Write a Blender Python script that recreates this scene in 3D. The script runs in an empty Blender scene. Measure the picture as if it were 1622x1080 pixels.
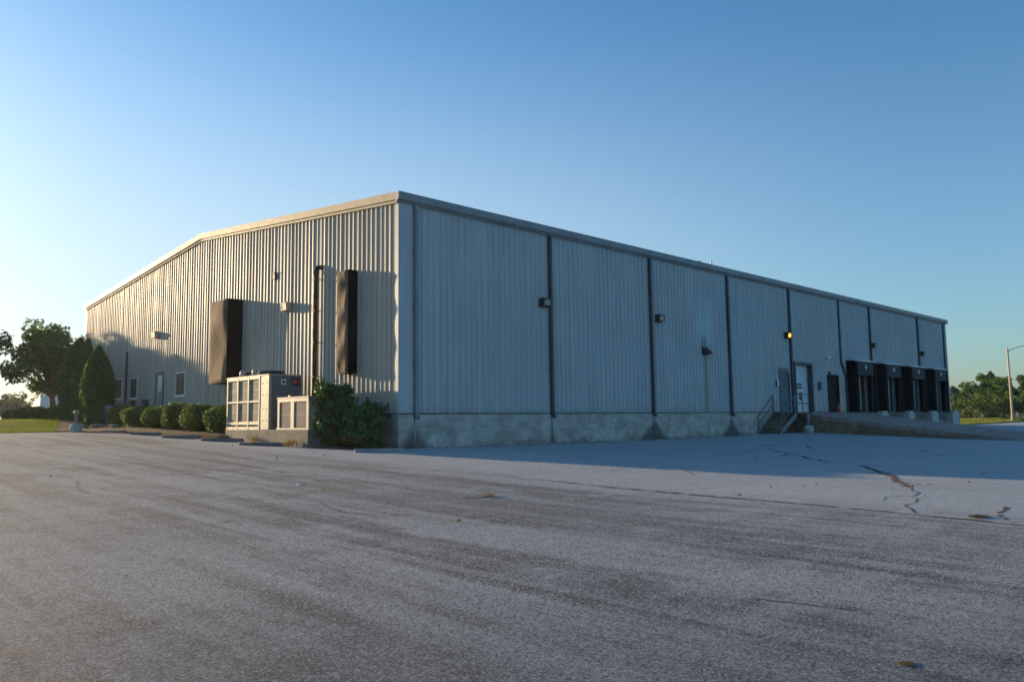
import bpy, math, random
import numpy as np
from mathutils import Vector, Matrix
R = math.radians
rng = np.random.default_rng(7); random.seed(7)
sc = bpy.context.scene; COL = sc.collection

# ------------------------------------------------------------------ helpers
class MB:
    """Collects simple shapes and links them as ONE mesh object."""
    def __init__(s): s.v = []; s.f = []; s.m = []; s.sm = []
    def add(s, vs, fs, mi=0, smooth=False):
        o = len(s.v); s.v += [tuple(map(float, v)) for v in vs]
        for f in fs: s.f.append(tuple(o+i for i in f)); s.m.append(mi); s.sm.append(smooth)
        return s
    def box(s, a, b, mi=0, c=0.0):
        x0,x1 = sorted((a[0],b[0])); y0,y1 = sorted((a[1],b[1])); z0,z1 = sorted((a[2],b[2]))
        if c <= 0:
            vs = [(x,y,z) for z in (z0,z1) for y in (y0,y1) for x in (x0,x1)]
            return s.add(vs, [(0,2,3,1),(4,5,7,6),(0,1,5,4),(2,6,7,3),(0,4,6,2),(1,3,7,5)], mi)
        bm = bevel_box((x0,y0,z0),(x1,y1,z1),c)
        return s.add(bm[0], bm[1], mi)
    def quad(s, *vs, mi=0): return s.add(vs, [tuple(range(len(vs)))], mi)
    def tube(s, pts, r, n=8, mi=0, cap=True, smooth=True):
        pts = [Vector(p) for p in pts]; rs = r if isinstance(r,(list,tuple)) else [r]*len(pts)
        vs = []; fs = []
        for i,p in enumerate(pts):
            t = (pts[min(i+1,len(pts)-1)]-pts[max(i-1,0)]).normalized()
            a = t.orthogonal().normalized() if i == 0 else (a - t*a.dot(t)).normalized()
            b = t.cross(a)
            vs += [p+(a*math.cos(2*math.pi*k/n)+b*math.sin(2*math.pi*k/n))*rs[i] for k in range(n)]
        for i in range(len(pts)-1):
            for k in range(n): fs.append((i*n+k, i*n+(k+1)%n, (i+1)*n+(k+1)%n, (i+1)*n+k))
        s.add(vs, fs, mi, smooth)
        if cap:
            o = len(s.v)-len(vs); e = o+(len(pts)-1)*n
            s.f += [tuple(o+k for k in reversed(range(n))), tuple(e+k for k in range(n))]; s.m += [mi,mi]; s.sm += [False,False]
        return s
    def lathe(s, prof, n=20, mi=0, c=(0,0,0), smooth=True, sq=None):
        vs = []; fs = []
        for r,z in prof:
            for k in range(n):
                a = 2*math.pi*(k+(.5 if sq else 0))/n; vs.append((c[0]+r*math.cos(a), c[1]+r*math.sin(a), c[2]+z))
        for i in range(len(prof)-1):
            for k in range(n): fs.append((i*n+k, i*n+(k+1)%n, (i+1)*n+(k+1)%n, (i+1)*n+k))
        fs += [tuple(reversed(range(n))), tuple((len(prof)-1)*n+k for k in range(n))]
        return s.add(vs, fs, mi, smooth)
    def prism(s, poly, axis, a, b, mi=0):
        """poly: 2D points in the plane of the other two axes, extruded along axis from a to b"""
        def pt(p, t):
            q = list(p); q.insert(axis, t); return q
        n = len(poly); vs = [pt(p,a) for p in poly]+[pt(p,b) for p in poly]
        fs = [tuple(range(n)), tuple(reversed(range(n,2*n)))]+[(i,n+i,n+(i+1)%n,(i+1)%n) for i in range(n)]
        return s.add(vs, fs, mi)
    def build(s, name, mats, parent=None, loc=None, rotz=0, fix=True):
        me = bpy.data.meshes.new(name); me.from_pydata(s.v, [], s.f)
        mats = mats if isinstance(mats,(list,tuple)) else [mats]
        for m in mats: me.materials.append(m)
        me.polygons.foreach_set('material_index', s.m); me.polygons.foreach_set('use_smooth', s.sm)
        if fix:
            import bmesh
            bm = bmesh.new(); bm.from_mesh(me); bmesh.ops.recalc_face_normals(bm, faces=bm.faces); bm.to_mesh(me); bm.free()
        me.update(); o = bpy.data.objects.new(name, me); COL.objects.link(o)
        if parent: o.parent = parent
        if loc: o.location = loc
        o.rotation_euler.z = rotz
        return o
def bevel_box(a, b, c):
    import bmesh
    bm = bmesh.new(); bmesh.ops.create_cube(bm, size=1)
    for v in bm.verts: v.co = Vector([(a[i]+b[i])/2+v.co[i]*(b[i]-a[i]) for i in range(3)])
    bmesh.ops.bevel(bm, geom=bm.edges[:], offset=c, segments=2, affect='EDGES', profile=.5)
    bm.verts.index_update(); r = ([v.co[:] for v in bm.verts], [[v.index for v in f.verts] for f in bm.faces]); bm.free(); return r
def tag(o, label=None, cat=None, group=None, kind=None):
    if label: o['label'] = label
    if cat: o['category'] = cat
    if group: o['group'] = group
    if kind: o['kind'] = kind
    return o
def empty(name, loc, label, cat, group=None, rotz=0):
    o = bpy.data.objects.new(name, None); COL.objects.link(o); o.location = loc; o.rotation_euler.z = rotz
    o.empty_display_size = .3
    return tag(o, label, cat, group)
def copy_tree(o, loc, label, rotz=None, scale=None):
    c = o.copy(); COL.objects.link(c); c.location = loc; c['label'] = label
    if rotz is not None: c.rotation_euler.z = rotz
    if scale: c.scale = scale
    for ch in list(o.children):
        d = ch.copy(); COL.objects.link(d); d.parent = c
        for g in ch.children:
            e = g.copy(); COL.objects.link(e); e.parent = d
    return c

# ------------------------------------------------------------------ materials
class NT:
    def __init__(s, name):
        s.mat = bpy.data.materials.new(name); s.mat.use_nodes = True; s.t = s.mat.node_tree; s.t.nodes.clear()
        s.out = s.t.nodes.new('ShaderNodeOutputMaterial')
    def n(s, typ, props=None, **inp):
        nd = s.t.nodes.new('ShaderNode'+typ)
        for k,v in (props or {}).items(): setattr(nd, k, v)
        for k,v in inp.items():
            sock = nd.inputs[int(k[1:])] if k[0]=='i' and k[1:].isdigit() else nd.inputs[k.replace('_',' ')]
            if isinstance(v, bpy.types.NodeSocket): s.t.links.new(v, sock)
            else: sock.default_value = v
        return nd
    def math(s, op, a, b=0.0, clamp=False):
        nd = s.t.nodes.new('ShaderNodeMath'); nd.operation = op; nd.use_clamp = clamp
        for i,v in enumerate((a,b)):
            if isinstance(v, bpy.types.NodeSocket): s.t.links.new(v, nd.inputs[i])
            else: nd.inputs[i].default_value = v
        return nd.outputs[0]
    def mix(s, fac, a, b, blend='MIX'):
        nd = s.t.nodes.new('ShaderNodeMix'); nd.data_type = 'RGBA'; nd.blend_type = blend; nd.clamp_factor = True
        for i,v in ((0,fac),(6,a),(7,b)):
            if isinstance(v, bpy.types.NodeSocket): s.t.links.new(v, nd.inputs[i])
            else: nd.inputs[i].default_value = v if i==0 else (*v[:3],1)
        return nd.outputs[2]
    def ramp(s, fac, lo, hi, a=0.0, b=1.0):
        return s.n('MapRange', {'interpolation_type':'SMOOTHSTEP'}, Value=fac, From_Min=lo, From_Max=hi, To_Min=a, To_Max=b).outputs[0]
    def pos(s, scale=(1,1,1), rot=0):
        g = s.n('NewGeometry').outputs['Position']
        return s.n('Mapping', Vector=g, Scale=scale, Rotation=(0,0,rot)).outputs[0]
    def noise(s, vec, scale, detail=4, rough=.55, dist=0.0):
        return s.n('TexNoise', Vector=vec, Scale=scale, Detail=detail, Roughness=rough, Distortion=dist).outputs[0]
    def bsdf(s, **k):
        b = s.n('BsdfPrincipled', **k); s.t.links.new(b.outputs[0], s.out.inputs[0]); return b
    def bump(s, h, strength=.3, dist=.01):
        return s.n('Bump', Height=h, Strength=strength, Distance=dist).outputs[0]
def mat(name, col, rough=.6, metal=0.0, var=.25, vs=6.0, bump=0.0, spec=.5):
    """plain surface with slight procedural wear"""
    t = NT(name); g = t.n('TexCoord').outputs['Object']
    nz = t.noise(g, vs, 6, .6); nz2 = t.noise(g, vs*.23, 3)
    k = t.math('ADD', t.math('MULTIPLY', nz, .5), t.math('MULTIPLY', nz2, .5))
    f = t.ramp(k, .3, .7)
    dk = [c*(1-var) for c in col]; lt = [min(1,c*(1+var)) for c in col]
    c = t.mix(f, dk, lt)
    kw = dict(Base_Color=c, Roughness=t.ramp(nz, .2, .8, max(.05,rough-.08), min(1,rough+.08)), Metallic=metal, Specular_IOR_Level=spec)
    if bump: kw['Normal'] = t.bump(nz, bump, .01)
    t.bsdf(**kw); return t.mat
M = {}
M['downspout'] = mat('dark_blue_painted_steel', (.035,.05,.065), .55)
M['edge_trim'] = mat('grey_painted_trim', (.22,.235,.25), .5)
M['rake'] = mat('tan_grey_painted_trim', (.37,.31,.22), .6, spec=.25)
M['roofing'] = mat('galvalume_roof_sheet', (.5,.5,.5), .4)
M['beige'] = mat('beige_cabinet_paint', (.38,.335,.25), .55, var=.2)
M['side_shaded'] = mat('shaded_tone_cabinet_side', (.13,.135,.13), .6, var=.12)  # cabinet side turned from the sun, its shade put into the colour
M['beige_light'] = mat('light_beige_frame_paint', (.44,.385,.29), .55, var=.2)
M['fin'] = mat('dusty_condenser_fin', (.36,.32,.25), .6, .0)
M['fin_mauve'] = mat('dusty_mauve_condenser_fin', (.28,.23,.205), .6)
M['black'] = mat('black_rubber_fabric', (.0035,.0037,.0045), .9, var=.5, spec=.08)
M['black_metal'] = mat('black_painted_metal', (.02,.02,.022), .5)
M['sunlit_fabric'] = mat('sunlit_tone_dark_fabric', (.17,.12,.08), .85, var=.55, vs=1.6, bump=.6, spec=.15)  # dark pad fabric, lightened and browned to carry the low sun
M['dark_fabric'] = mat('dark_grey_curtain_fabric', (.026,.031,.035), .8, var=.4, vs=2.0)
M['pale_strip'] = mat('pale_guide_strip', (.55,.6,.6), .6, var=.2)
M['galv'] = mat('galvanised_flashing', (.5,.53,.54), .45, .2)
M['lamp_bronze'] = mat('bronze_lamp_housing', (.035,.03,.027), .5)
M['lamp_sunlit'] = mat('sunlit_tone_lamp_housing', (.33,.29,.22), .5)  # same housing as the bronze lamps, with sunlight put into the colour
M['lens'] = mat('dusty_prismatic_lens', (.30,.31,.22), .3, var=.2)
M['pipe_brown'] = mat('rusty_dark_pipe', (.035,.022,.018), .6, var=.4)
M['white'] = mat('white_paint', (.72,.73,.73), .5, var=.06)
M['pale_door'] = mat('pale_sectional_door', (.55,.60,.64), .5, var=.06)
M['door_teal'] = mat('teal_grey_steel_door', (.05,.10,.13), .55)
M['door_grey'] = mat('grey_steel_door', (.28,.31,.33), .5)
M['door_dark'] = mat('dark_steel_door', (.012,.014,.02), .8, spec=.2)
M['frame_dark'] = mat('dark_door_frame', (.045,.06,.07), .5)
M['panel_green'] = mat('drab_transom_panel', (.13,.14,.12), .6)
M['concrete_light'] = mat('pale_concrete', (.40,.41,.38), .9, var=.25, vs=4, bump=.4)
M['stop'] = mat('weathered_wheel_stop_concrete', (.26,.25,.245), .9, var=.25, vs=9, bump=.5)
M['stop_dark'] = mat('dark_wheel_stop_concrete', (.10,.10,.105), .9, var=.3, vs=9, bump=.5)
M['brown_steel'] = mat('rusted_brown_steel', (.10,.075,.07), .7, var=.4)
M['rail'] = mat('dark_blue_rail_paint', (.02,.035,.06), .5)
M['stringer'] = mat('grey_stair_stringer', (.17,.19,.20), .6)
M['bark'] = mat('grey_brown_bark', (.13,.105,.085), .9, var=.4, vs=12, bump=.8)
M['twig'] = mat('dark_twigs', (.03,.028,.02), .9)
M['pole'] = mat('tan_lamp_pole', (.42,.35,.25), .7)
M['orange'] = mat('traffic_orange_plastic', (.75,.09,.03), .5, var=.1)
M['red_orange'] = mat('red_orange_badge', (.65,.10,.035), .5, var=.1)
M['barrel_grey'] = mat('grey_planter_barrel', (.22,.23,.24), .7)
M['barrel_brown'] = mat('brown_planter_barrel', (.06,.045,.04), .7)
M['cabinet_green'] = mat('pale_green_cabinet', (.22,.30,.29), .6)
M['far_siding'] = mat('white_far_siding', (.66,.67,.68), .7, var=.08, vs=.6)
M['grey_roof'] = mat('grey_shingle_roof', (.12,.12,.13), .9)
M['rock'] = mat('grey_landscape_rock', (.25,.23,.2), .9, var=.35, bump=.8)
M['paper'] = mat('white_litter', (.7,.7,.68), .8)

def siding_mat(name, long_wall):
    t = NT(name); p = t.n('NewGeometry').outputs['Position']; s = t.n('SeparateXYZ', Vector=p)
    u = s.outputs['X'] if long_wall else s.outputs['Y']; z = s.outputs['Z']
    # each sheet of cladding (0.915 m) weathers a little differently
    sheet = t.math('FLOOR', t.math('DIVIDE', u, .915))
    wn = t.n('TexWhiteNoise', {'noise_dimensions':'1D'}, W=sheet).outputs[0]
    streak = t.noise(t.pos((3,3,.12 if long_wall else .03)), 1.6, 5, .6)
    cloud = t.noise(t.pos((1,1,1)), .35, 3)
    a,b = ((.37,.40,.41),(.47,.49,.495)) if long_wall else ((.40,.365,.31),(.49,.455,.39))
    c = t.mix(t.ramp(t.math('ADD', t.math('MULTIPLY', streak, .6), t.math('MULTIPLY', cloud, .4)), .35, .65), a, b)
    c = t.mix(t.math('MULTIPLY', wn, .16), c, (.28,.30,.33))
    dirt = t.math('MULTIPLY', t.ramp(t.math('ADD', z, t.math('MULTIPLY', streak, .9)), 1.5, 2.3, 1, 0), .35)
    c = t.mix(dirt, c, (.19,.19,.18))
    if long_wall:
        run2 = t.math('MULTIPLY', t.ramp(t.noise(t.pos((5,1,.10)), 1.5, 4, .6), .52, .68), t.ramp(z, 5.5, 9.1)); c = t.mix(t.math('MULTIPLY', run2, .30), c, (.24,.25,.25))
        lap = t.ramp(t.math('ABSOLUTE', t.math('SUBTRACT', t.math('FRACT', t.math('DIVIDE', u, .915)), .5)), .482, .496); c = t.mix(t.math('MULTIPLY', lap, .22), c, (.16,.18,.19))
        n = t.noise(t.pos((2,2,.5)), 1.3, 4)
        def band(lo, hi, w): return t.math('MULTIPLY', t.ramp(u, lo-w, lo+w), t.ramp(u, hi-w, hi+w, 1, 0))
        # bleached patch over the vent hood and the rusty run below it
        pale = t.math('MULTIPLY', band(19.4,21.0,.35), t.math('MULTIPLY', t.ramp(z, 4.7, 5.7), t.ramp(z, 6.2, 8.0, 1, 0)))
        c = t.mix(t.math('MULTIPLY', pale, t.ramp(n, .25, .7)), c, (.42,.60,.60))
        run = t.math('MULTIPLY', band(19.98,20.36,.06), t.ramp(z, 4.5, 4.6, 1, 0))
        c = t.mix(t.math('MULTIPLY', run, .62), c, (.20,.19,.13))
        soot = t.math('MULTIPLY', band(19.85,20.35,.12), t.math('MULTIPLY', t.ramp(z, 4.55, 4.8), t.ramp(z, 5.1, 5.6, 1, 0)))
        c = t.mix(t.math('MULTIPLY', soot, .6), c, (.12,.14,.14))
    else:
        # rust-brown weathering washed along the upper sheets
        w = t.ramp(t.noise(t.pos((1,3.2,.02)), .9, 4), .40, .70)
        c = t.mix(t.math('MULTIPLY', w, .5), c, (.36,.29,.20))
    can = t.noise(t.pos((4.2,4.2,.012)), 1.0, 3, .6)
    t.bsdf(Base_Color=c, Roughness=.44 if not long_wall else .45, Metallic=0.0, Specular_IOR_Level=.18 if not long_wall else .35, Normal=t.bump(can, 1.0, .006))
    return t.mat
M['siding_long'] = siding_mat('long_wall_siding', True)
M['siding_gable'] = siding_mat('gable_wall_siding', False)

def concrete_mat(name, base, spouts=False, stain=(.07,.07,.06), rustk=0.0):
    t = NT(name); p = t.n('NewGeometry').outputs['Position']; s = t.n('SeparateXYZ', Vector=p)
    x,z = s.outputs['X'], s.outputs['Z']
    n1 = t.noise(t.pos(), 1.1, 6, .6); n2 = t.noise(t.pos((.55,1,1.1)), 1.9, 6, .62, .5); n3 = t.noise(t.pos(), 40, 4)
    c = t.mix(t.ramp(n2, .40, .62), [v*.72 for v in base], [v*1.08 for v in base])
    c = t.mix(t.math('MULTIPLY', t.ramp(n1, .52, .66), .55), c, [v*1.45 for v in base])
    c = t.mix(t.math('MULTIPLY', t.ramp(n3, .35, .65), .25), c, [v*.5 for v in base])
    low = t.ramp(t.math('ADD', z, t.math('MULTIPLY', n2, .9)), .35, .85, 1, 0)
    c = t.mix(t.math('MULTIPLY', low, .55), c, stain)
    if spouts:
        b = 7.307
        d = t.math('ABSOLUTE', t.math('SUBTRACT', t.math('FLOORED_MODULO', t.math('ADD', x, b/2-.69), b), b/2))
        wdt = t.math('ADD', t.math('MULTIPLY', t.math('SUBTRACT', 1.25, z), .95), t.math('MULTIPLY', t.math('SUBTRACT', n2, .5), 1.3))
        kx = t.n('TexWhiteNoise', {'noise_dimensions':'1D'}, W=t.math('FLOOR', t.math('DIVIDE', t.math('ADD', x, b/2-.69), b))).outputs[0]
        wdt = t.math('MULTIPLY', wdt, t.math('ADD', .35, kx))
        wedge = t.ramp(t.math('SUBTRACT', d, wdt), -.65, .0, 1, 0)
        c = t.mix(t.math('MULTIPLY', wedge, .8), c, (.035,.037,.038))
        joint = t.ramp(d, .012, .03, 1, 0); c = t.mix(joint, c, (.04,.04,.04))
        eff = t.math('MULTIPLY', t.ramp(t.noise(t.pos((1.3,1,.45)), 1.7, 6, .65, 1.0), .58, .70), .5)
        c = t.mix(eff, c, (.42,.43,.40))
    form = t.ramp(t.math('ABSOLUTE', t.math('SUBTRACT', z, .66)), .006, .018, 1, 0); c = t.mix(t.math('MULTIPLY', form, .28), c, (.07,.07,.065))
    if rustk:
        c = t.mix(t.math('MULTIPLY', t.ramp(t.noise(t.pos((1,1,.2)), 2.5, 4), .5, .7), rustk), c, (.17,.11,.07))
    t.bsdf(Base_Color=c, Roughness=.9, Normal=t.bump(n3, .35, .006)); return t.mat
M['foundation'] = concrete_mat('stained_foundation_concrete', (.46,.43,.375), True)
M['pad'] = concrete_mat('mossy_pad_concrete', (.24,.225,.185), False, (.13,.12,.06), .5)
M['ramp'] = concrete_mat('brown_stained_ramp_concrete', (.36,.27,.22), False, (.22,.16,.12), .3)
M['ramp_wall'] = concrete_mat('ramp_side_concrete', (.28,.195,.13), False, (.17,.15,.10), .6)

def asphalt_mat():
    t = NT('worn_asphalt'); g = t.pos(); sx_ = t.n('SeparateXYZ', Vector=g).outputs[0]
    wob = t.noise(g, .8, 4, .6)
    big = t.noise(g, .16, 4, .55); mid = t.noise(g, .9, 6, .66, .9)
    # wheel tracks and drag marks run along the gable (world y), a few cross them
    strk = t.noise(t.pos((1.5,.085,1)), 1.15, 6, .62, .35); strk2 = t.noise(t.pos((2.6,.22,1), R(9)), 1.5, 5, .62, .4); cross = t.noise(t.pos((.16,1.9,1), R(-14)), .9, 5, .6, .4)
    agg = t.n('TexVoronoi', Vector=g, Scale=74.0); agg2 = t.n('TexVoronoi', Vector=g, Scale=48.0); fine = t.noise(g, 170, 3, .7); med = t.noise(g, 8, 6, .75)
    k = t.math('ADD', t.math('MULTIPLY', mid, .22), t.math('ADD', t.math('MULTIPLY', strk, .42), t.math('ADD', t.math('MULTIPLY', strk2, .22), t.math('MULTIPLY', cross, .14))))
    f = t.ramp(k, .435, .565)
    c = t.mix(f, (.062,.062,.063), (.385,.38,.372))
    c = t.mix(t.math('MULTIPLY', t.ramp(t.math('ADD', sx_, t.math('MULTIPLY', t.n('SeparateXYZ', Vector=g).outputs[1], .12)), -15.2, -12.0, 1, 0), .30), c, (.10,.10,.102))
    c = t.mix(t.math('MULTIPLY', t.ramp(big, .38, .62), .40), c, (.27,.266,.258))
    track = t.math('MULTIPLY', t.ramp(t.noise(t.pos((3.2,.05,1)), .8, 3, .5, .2), .58, .66), .45)
    c = t.mix(track, c, (.43,.42,.405))
    oil = t.math('MULTIPLY', t.ramp(t.noise(t.pos((1.3,.35,1)), .75, 5, .6, .6), .60, .70), .55)
    c = t.mix(oil, c, (.07,.066,.066))
    # the pour beyond the long joint is older and paler
    far = t.ramp(t.math('ADD', sx_, t.math('MULTIPLY', wob, .8)), -5.6, -2.6)
    c = t.mix(t.math('MULTIPLY', far, .72), c, (.60,.585,.56))
    c = t.mix(t.math('MULTIPLY', t.ramp(med, .38, .72), .32), c, (.09,.085,.083))
    sp = t.n('SeparateColor', Color=agg.outputs['Color']).outputs[0]; sp2 = t.n('SeparateColor', Color=agg2.outputs['Color']).outputs[1]
    near = t.math('SUBTRACT', 1.0, t.math('MULTIPLY', far, .35))
    c = t.mix(t.math('MULTIPLY', t.math('MULTIPLY', t.ramp(sp, .55, 1.0), .72), near), c, (.55,.53,.505))
    c = t.mix(t.math('MULTIPLY', t.math('MULTIPLY', t.ramp(sp, .0, .40, 1, 0), .85), near), c, (.02,.019,.02))
    c = t.mix(t.math('MULTIPLY', t.math('MULTIPLY', t.ramp(sp2, .0, .25, 1, 0), .4), near), c, (.035,.033,.034))
    c = t.mix(t.math('MULTIPLY', t.ramp(fine, .5, .72), .3), c, (.05,.048,.05))
    h = t.math('ADD', t.math('MULTIPLY', sp, .6), t.math('MULTIPLY', fine, .4))
    # last traces of a yellow stall line, worn into the stones
    q = t.n('VectorRotate', {'rotation_type':'Z_AXIS'}, Vector=g, Center=(-15.05,-16.75,0), Angle=R(16.7)).outputs[0]
    ql = t.n('SeparateXYZ', Vector=q).outputs; wn = t.noise(g, 14, 4, .7)
    line = t.math('MULTIPLY', t.ramp(t.math('ABSOLUTE', t.math('ADD', ql[1], 16.75)), .045, .075, 1, 0), t.math('MULTIPLY', t.ramp(ql[0], -16.6, -16.2), t.ramp(ql[0], -15.1, -14.8, 1, 0)))
    line = t.math('MULTIPLY', line, t.math('MULTIPLY', t.ramp(wn, .42, .6), t.ramp(t.noise(g, 1.7, 3), .40, .55)))
    c = t.mix(t.math('MULTIPLY', line, .65), c, (.30,.20,.06))
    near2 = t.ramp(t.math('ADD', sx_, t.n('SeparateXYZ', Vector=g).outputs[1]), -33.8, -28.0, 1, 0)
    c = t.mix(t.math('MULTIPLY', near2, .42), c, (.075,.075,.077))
    c = t.mix(1.0, c, (.925,.985,1.03), 'MULTIPLY')
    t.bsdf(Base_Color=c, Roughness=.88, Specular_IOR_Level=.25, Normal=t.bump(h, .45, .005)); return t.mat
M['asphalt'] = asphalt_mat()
M['crack'] = mat('dirt_filled_crack', (.045,.04,.034), .95, var=.4)
M['crack_rust'] = mat('reddish_weed_filled_crack', (.16,.06,.035), .95, var=.5, vs=14)
def soil_mat(name, a, b, sc1=7.0):
    t = NT(name); n1 = t.noise(t.pos(), sc1, 6, .7); n2 = t.noise(t.pos(), .6, 3)
    c = t.mix(t.ramp(n1, .35, .65), a, b); c = t.mix(t.math('MULTIPLY', t.ramp(n2, .4, .6), .4), c, [v*.6 for v in a])
    t.bsdf(Base_Color=c, Roughness=.95, Specular_IOR_Level=.2, Normal=t.bump(n1, .8, .03)); return t.mat
M['grass_ground'] = soil_mat('mown_grass_soil', (.09,.115,.015), (.19,.20,.03), 5)
M['field'] = soil_mat('meadow_ground', (.05,.065,.02), (.10,.10,.04), 1.2)
M['mulch'] = soil_mat('brown_mulch', (.085,.055,.035), (.17,.11,.07), 14)
def leaf_mat(name, a, b, trans=.35, rough=.55):
    t = NT(name); r = t.n('NewGeometry').outputs['Random Per Island']; nz = t.noise(t.pos(), .9, 3)
    f = t.math('ADD', t.math('MULTIPLY', r, .6), t.math('MULTIPLY', t.ramp(nz, .3, .7), .4))
    c = t.mix(f, a, b)
    p = t.n('BsdfPrincipled', Base_Color=c, Roughness=rough, Specular_IOR_Level=.35)
    tr = t.n('BsdfTranslucent', Color=t.mix(.5, c, (.20,.26,.03)))
    mx = t.n('MixShader', Fac=trans); t.t.links.new(p.outputs[0], mx.inputs[1]); t.t.links.new(tr.outputs[0], mx.inputs[2])
    t.t.links.new(mx.outputs[0], t.out.inputs[0]); return t.mat
M['leaf_maple'] = leaf_mat('maple_leaves', (.028,.08,.016), (.085,.16,.028))
M['leaf_arb'] = leaf_mat('arborvitae_sprays', (.016,.085,.026), (.075,.19,.045), .32)
M['leaf_box'] = leaf_mat('boxwood_leaves', (.038,.095,.014), (.13,.215,.028), .3)
M['leaf_bush'] = leaf_mat('glossy_bush_leaves', (.020,.075,.02), (.085,.19,.05), .25, .36)
M['leaf_bush_dry'] = leaf_mat('orange_tinged_leaves', (.16,.06,.015), (.28,.13,.04), .3)
M['leaf_belt'] = leaf_mat('thicket_leaves', (.024,.078,.016), (.085,.175,.034))
M['leaf_belt_lime'] = leaf_mat('lime_thicket_leaves', (.05,.105,.012), (.12,.19,.03))
M['leaf_conifer'] = leaf_mat('far_conifer_needles', (.03,.05,.03), (.05,.08,.045), .15)
M['leaf_grey'] = leaf_mat('silvery_willow_leaves', (.11,.13,.06), (.20,.21,.11))
M['blade'] = leaf_mat('grass_blades', (.20,.24,.018), (.37,.37,.045), .4)
M['blade_dry'] = leaf_mat('dry_weed_blades', (.22,.11,.04), (.42,.22,.08), .4)
M['blade_dark'] = leaf_mat('withered_dark_blades', (.05,.035,.018), (.12,.09,.04), .3)
M['blade_straw'] = leaf_mat('straw_blades', (.20,.14,.05), (.34,.25,.10), .4)
def glass_mat(name, tint, rough=.05):
    t = NT(name); t.bsdf(Base_Color=(*tint,1), Roughness=rough, Specular_IOR_Level=.2, Metallic=0.0); return t.mat
M['glass'] = glass_mat('dark_window_glass', (.03,.05,.055), .35)
M['glass_pale'] = glass_mat('pale_reflection_glass', (.72,.72,.66), .25)  # the bright light seen in the door pane is its base colour
def emis(name, col, s):
    t = NT(name); g = t.n('TexCoord').outputs['Object']; nz = t.noise(g, 9, 2)
    e = t.n('Emission', Color=t.mix(nz, [c*.75 for c in col], col), Strength=s); t.t.links.new(e.outputs[0], t.out.inputs[0]); return t.mat
M['lit_lens'] = emis('lit_amber_lens', (1.0,.42,.035), 1.5)

# ------------------------------------------------------------------ terrain
def sst(a, b, x):
    t = min(1, max(0, (x-a)/(b-a))); return t*t*(3-2*t)
_YY = np.arange(-80, 81, .5)
_ZZ = np.interp(_YY, [-60,-24,-14,-4,-1.5,3,7,11.5,15.5,20,30,60], [-.5,-.47,-.33,-.04,.05,.22,.33,.53,.66,.79,.78,.75])
_ZZ = np.convolve(np.pad(_ZZ, 3, 'edge'), np.ones(7)/7, 'valid')
def zp(y): return float(np.interp(y, _YY, _ZZ))
def T(x, y):
    z = zp(y)
    if y > -1.5: z += (.05-z)*sst(3, 14, x)
    z -= .012*max(0, min(12, -4-x))
    return z + .09*sst(22,28,x)*sst(-9,-1.5,y)*(1-sst(60,72,x))
def lawn_edge(x): return 21.2 + max(0, -4.9-x)*2.0       # where the kerbless lawn begins, along y
def Lz(x, y):
    d = y-lawn_edge(x)
    a = (1.48-.79)*sst(-.5, 12, d) + .006*max(0, d-12)
    tw = float(np.interp(y, [7,9,11.5,21,28,40], [.45,.62,.72,1.02,1.34,1.45]))
    b = (tw-T(x,y))*sst(-4.2, -1.3, x)*(1-sst(36.5, 42, y)*.0)
    return T(x,y)+.025+max(a, b, 0)

def grid_sheet(name, xs, ys, zf, m, mb=None):
    mb = mb or MB(); nx, ny = len(xs), len(ys)
    vs = [(x, y, zf(x,y)) for y in ys for x in xs]
    fs = [(j*nx+i, j*nx+i+1, (j+1)*nx+i+1, (j+1)*nx+i) for j in range(ny-1) for i in range(nx-1)]
    mb.add(vs, fs, 0, True); return mb
def resample(pts, n):
    pts = [np.array(p, float) for p in pts]; d = [0]
    for a,b in zip(pts, pts[1:]): d.append(d[-1]+np.linalg.norm(b-a))
    q = np.linspace(0, d[-1], n); P = np.array(pts)
    return np.stack([np.interp(q, d, P[:,0]), np.interp(q, d, P[:,1])], 1)
def ruled_sheet(name, A, B, n, m, zf, material, skirt=.3):
    A = resample(A, n); B = resample(B, n); mb = MB(); vs = []; fs = []
    for i in range(n):
        vs.append((A[i][0], A[i][1], zf(*A[i])-skirt))
        for j in range(m+1):
            x, y = A[i]+(B[i]-A[i])*(j/m)**1.5; vs.append((x, y, zf(x,y)))
    w = m+2
    for i in range(n-1):
        for j in range(w-1): fs.append((i*w+j, i*w+j+1, (i+1)*w+j+1, (i+1)*w+j))
    mb.add(vs, fs, 0, True); return mb.build(name, material)

# far ground (one sheet to the horizon) under everything else
mb = MB(); rad = [0,60,120,200,350,600,1000,2000]; na = 48; vs = [(20,10,-1.1)]; fs = []
for r in rad[1:]:
    for k in range(na):
        a = 2*math.pi*k/na; x, y = 20+r*math.cos(a), 10+r*math.sin(a)
        if r <= 60: z = -1.1
        elif y > 20: z = (Lz(min(x,25), min(y,150)) if x < 45 else .1)-.15-1.2*sst(60,20,max(x-25,y-50) if r < 200 else 60)
        else: z = -.9
        vs.append((x,y,z))
for k in range(na): fs.append((0,1+k,1+(k+1)%na))
for i in range(len(rad)-2):
    for k in range(na): fs.append((1+i*na+k, 1+(i+1)*na+k, 1+(i+1)*na+(k+1)%na, 1+i*na+(k+1)%na))
mb.add(vs, fs, 0, True)
tag(mb.build('ground', M['field']), kind='structure')

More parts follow.
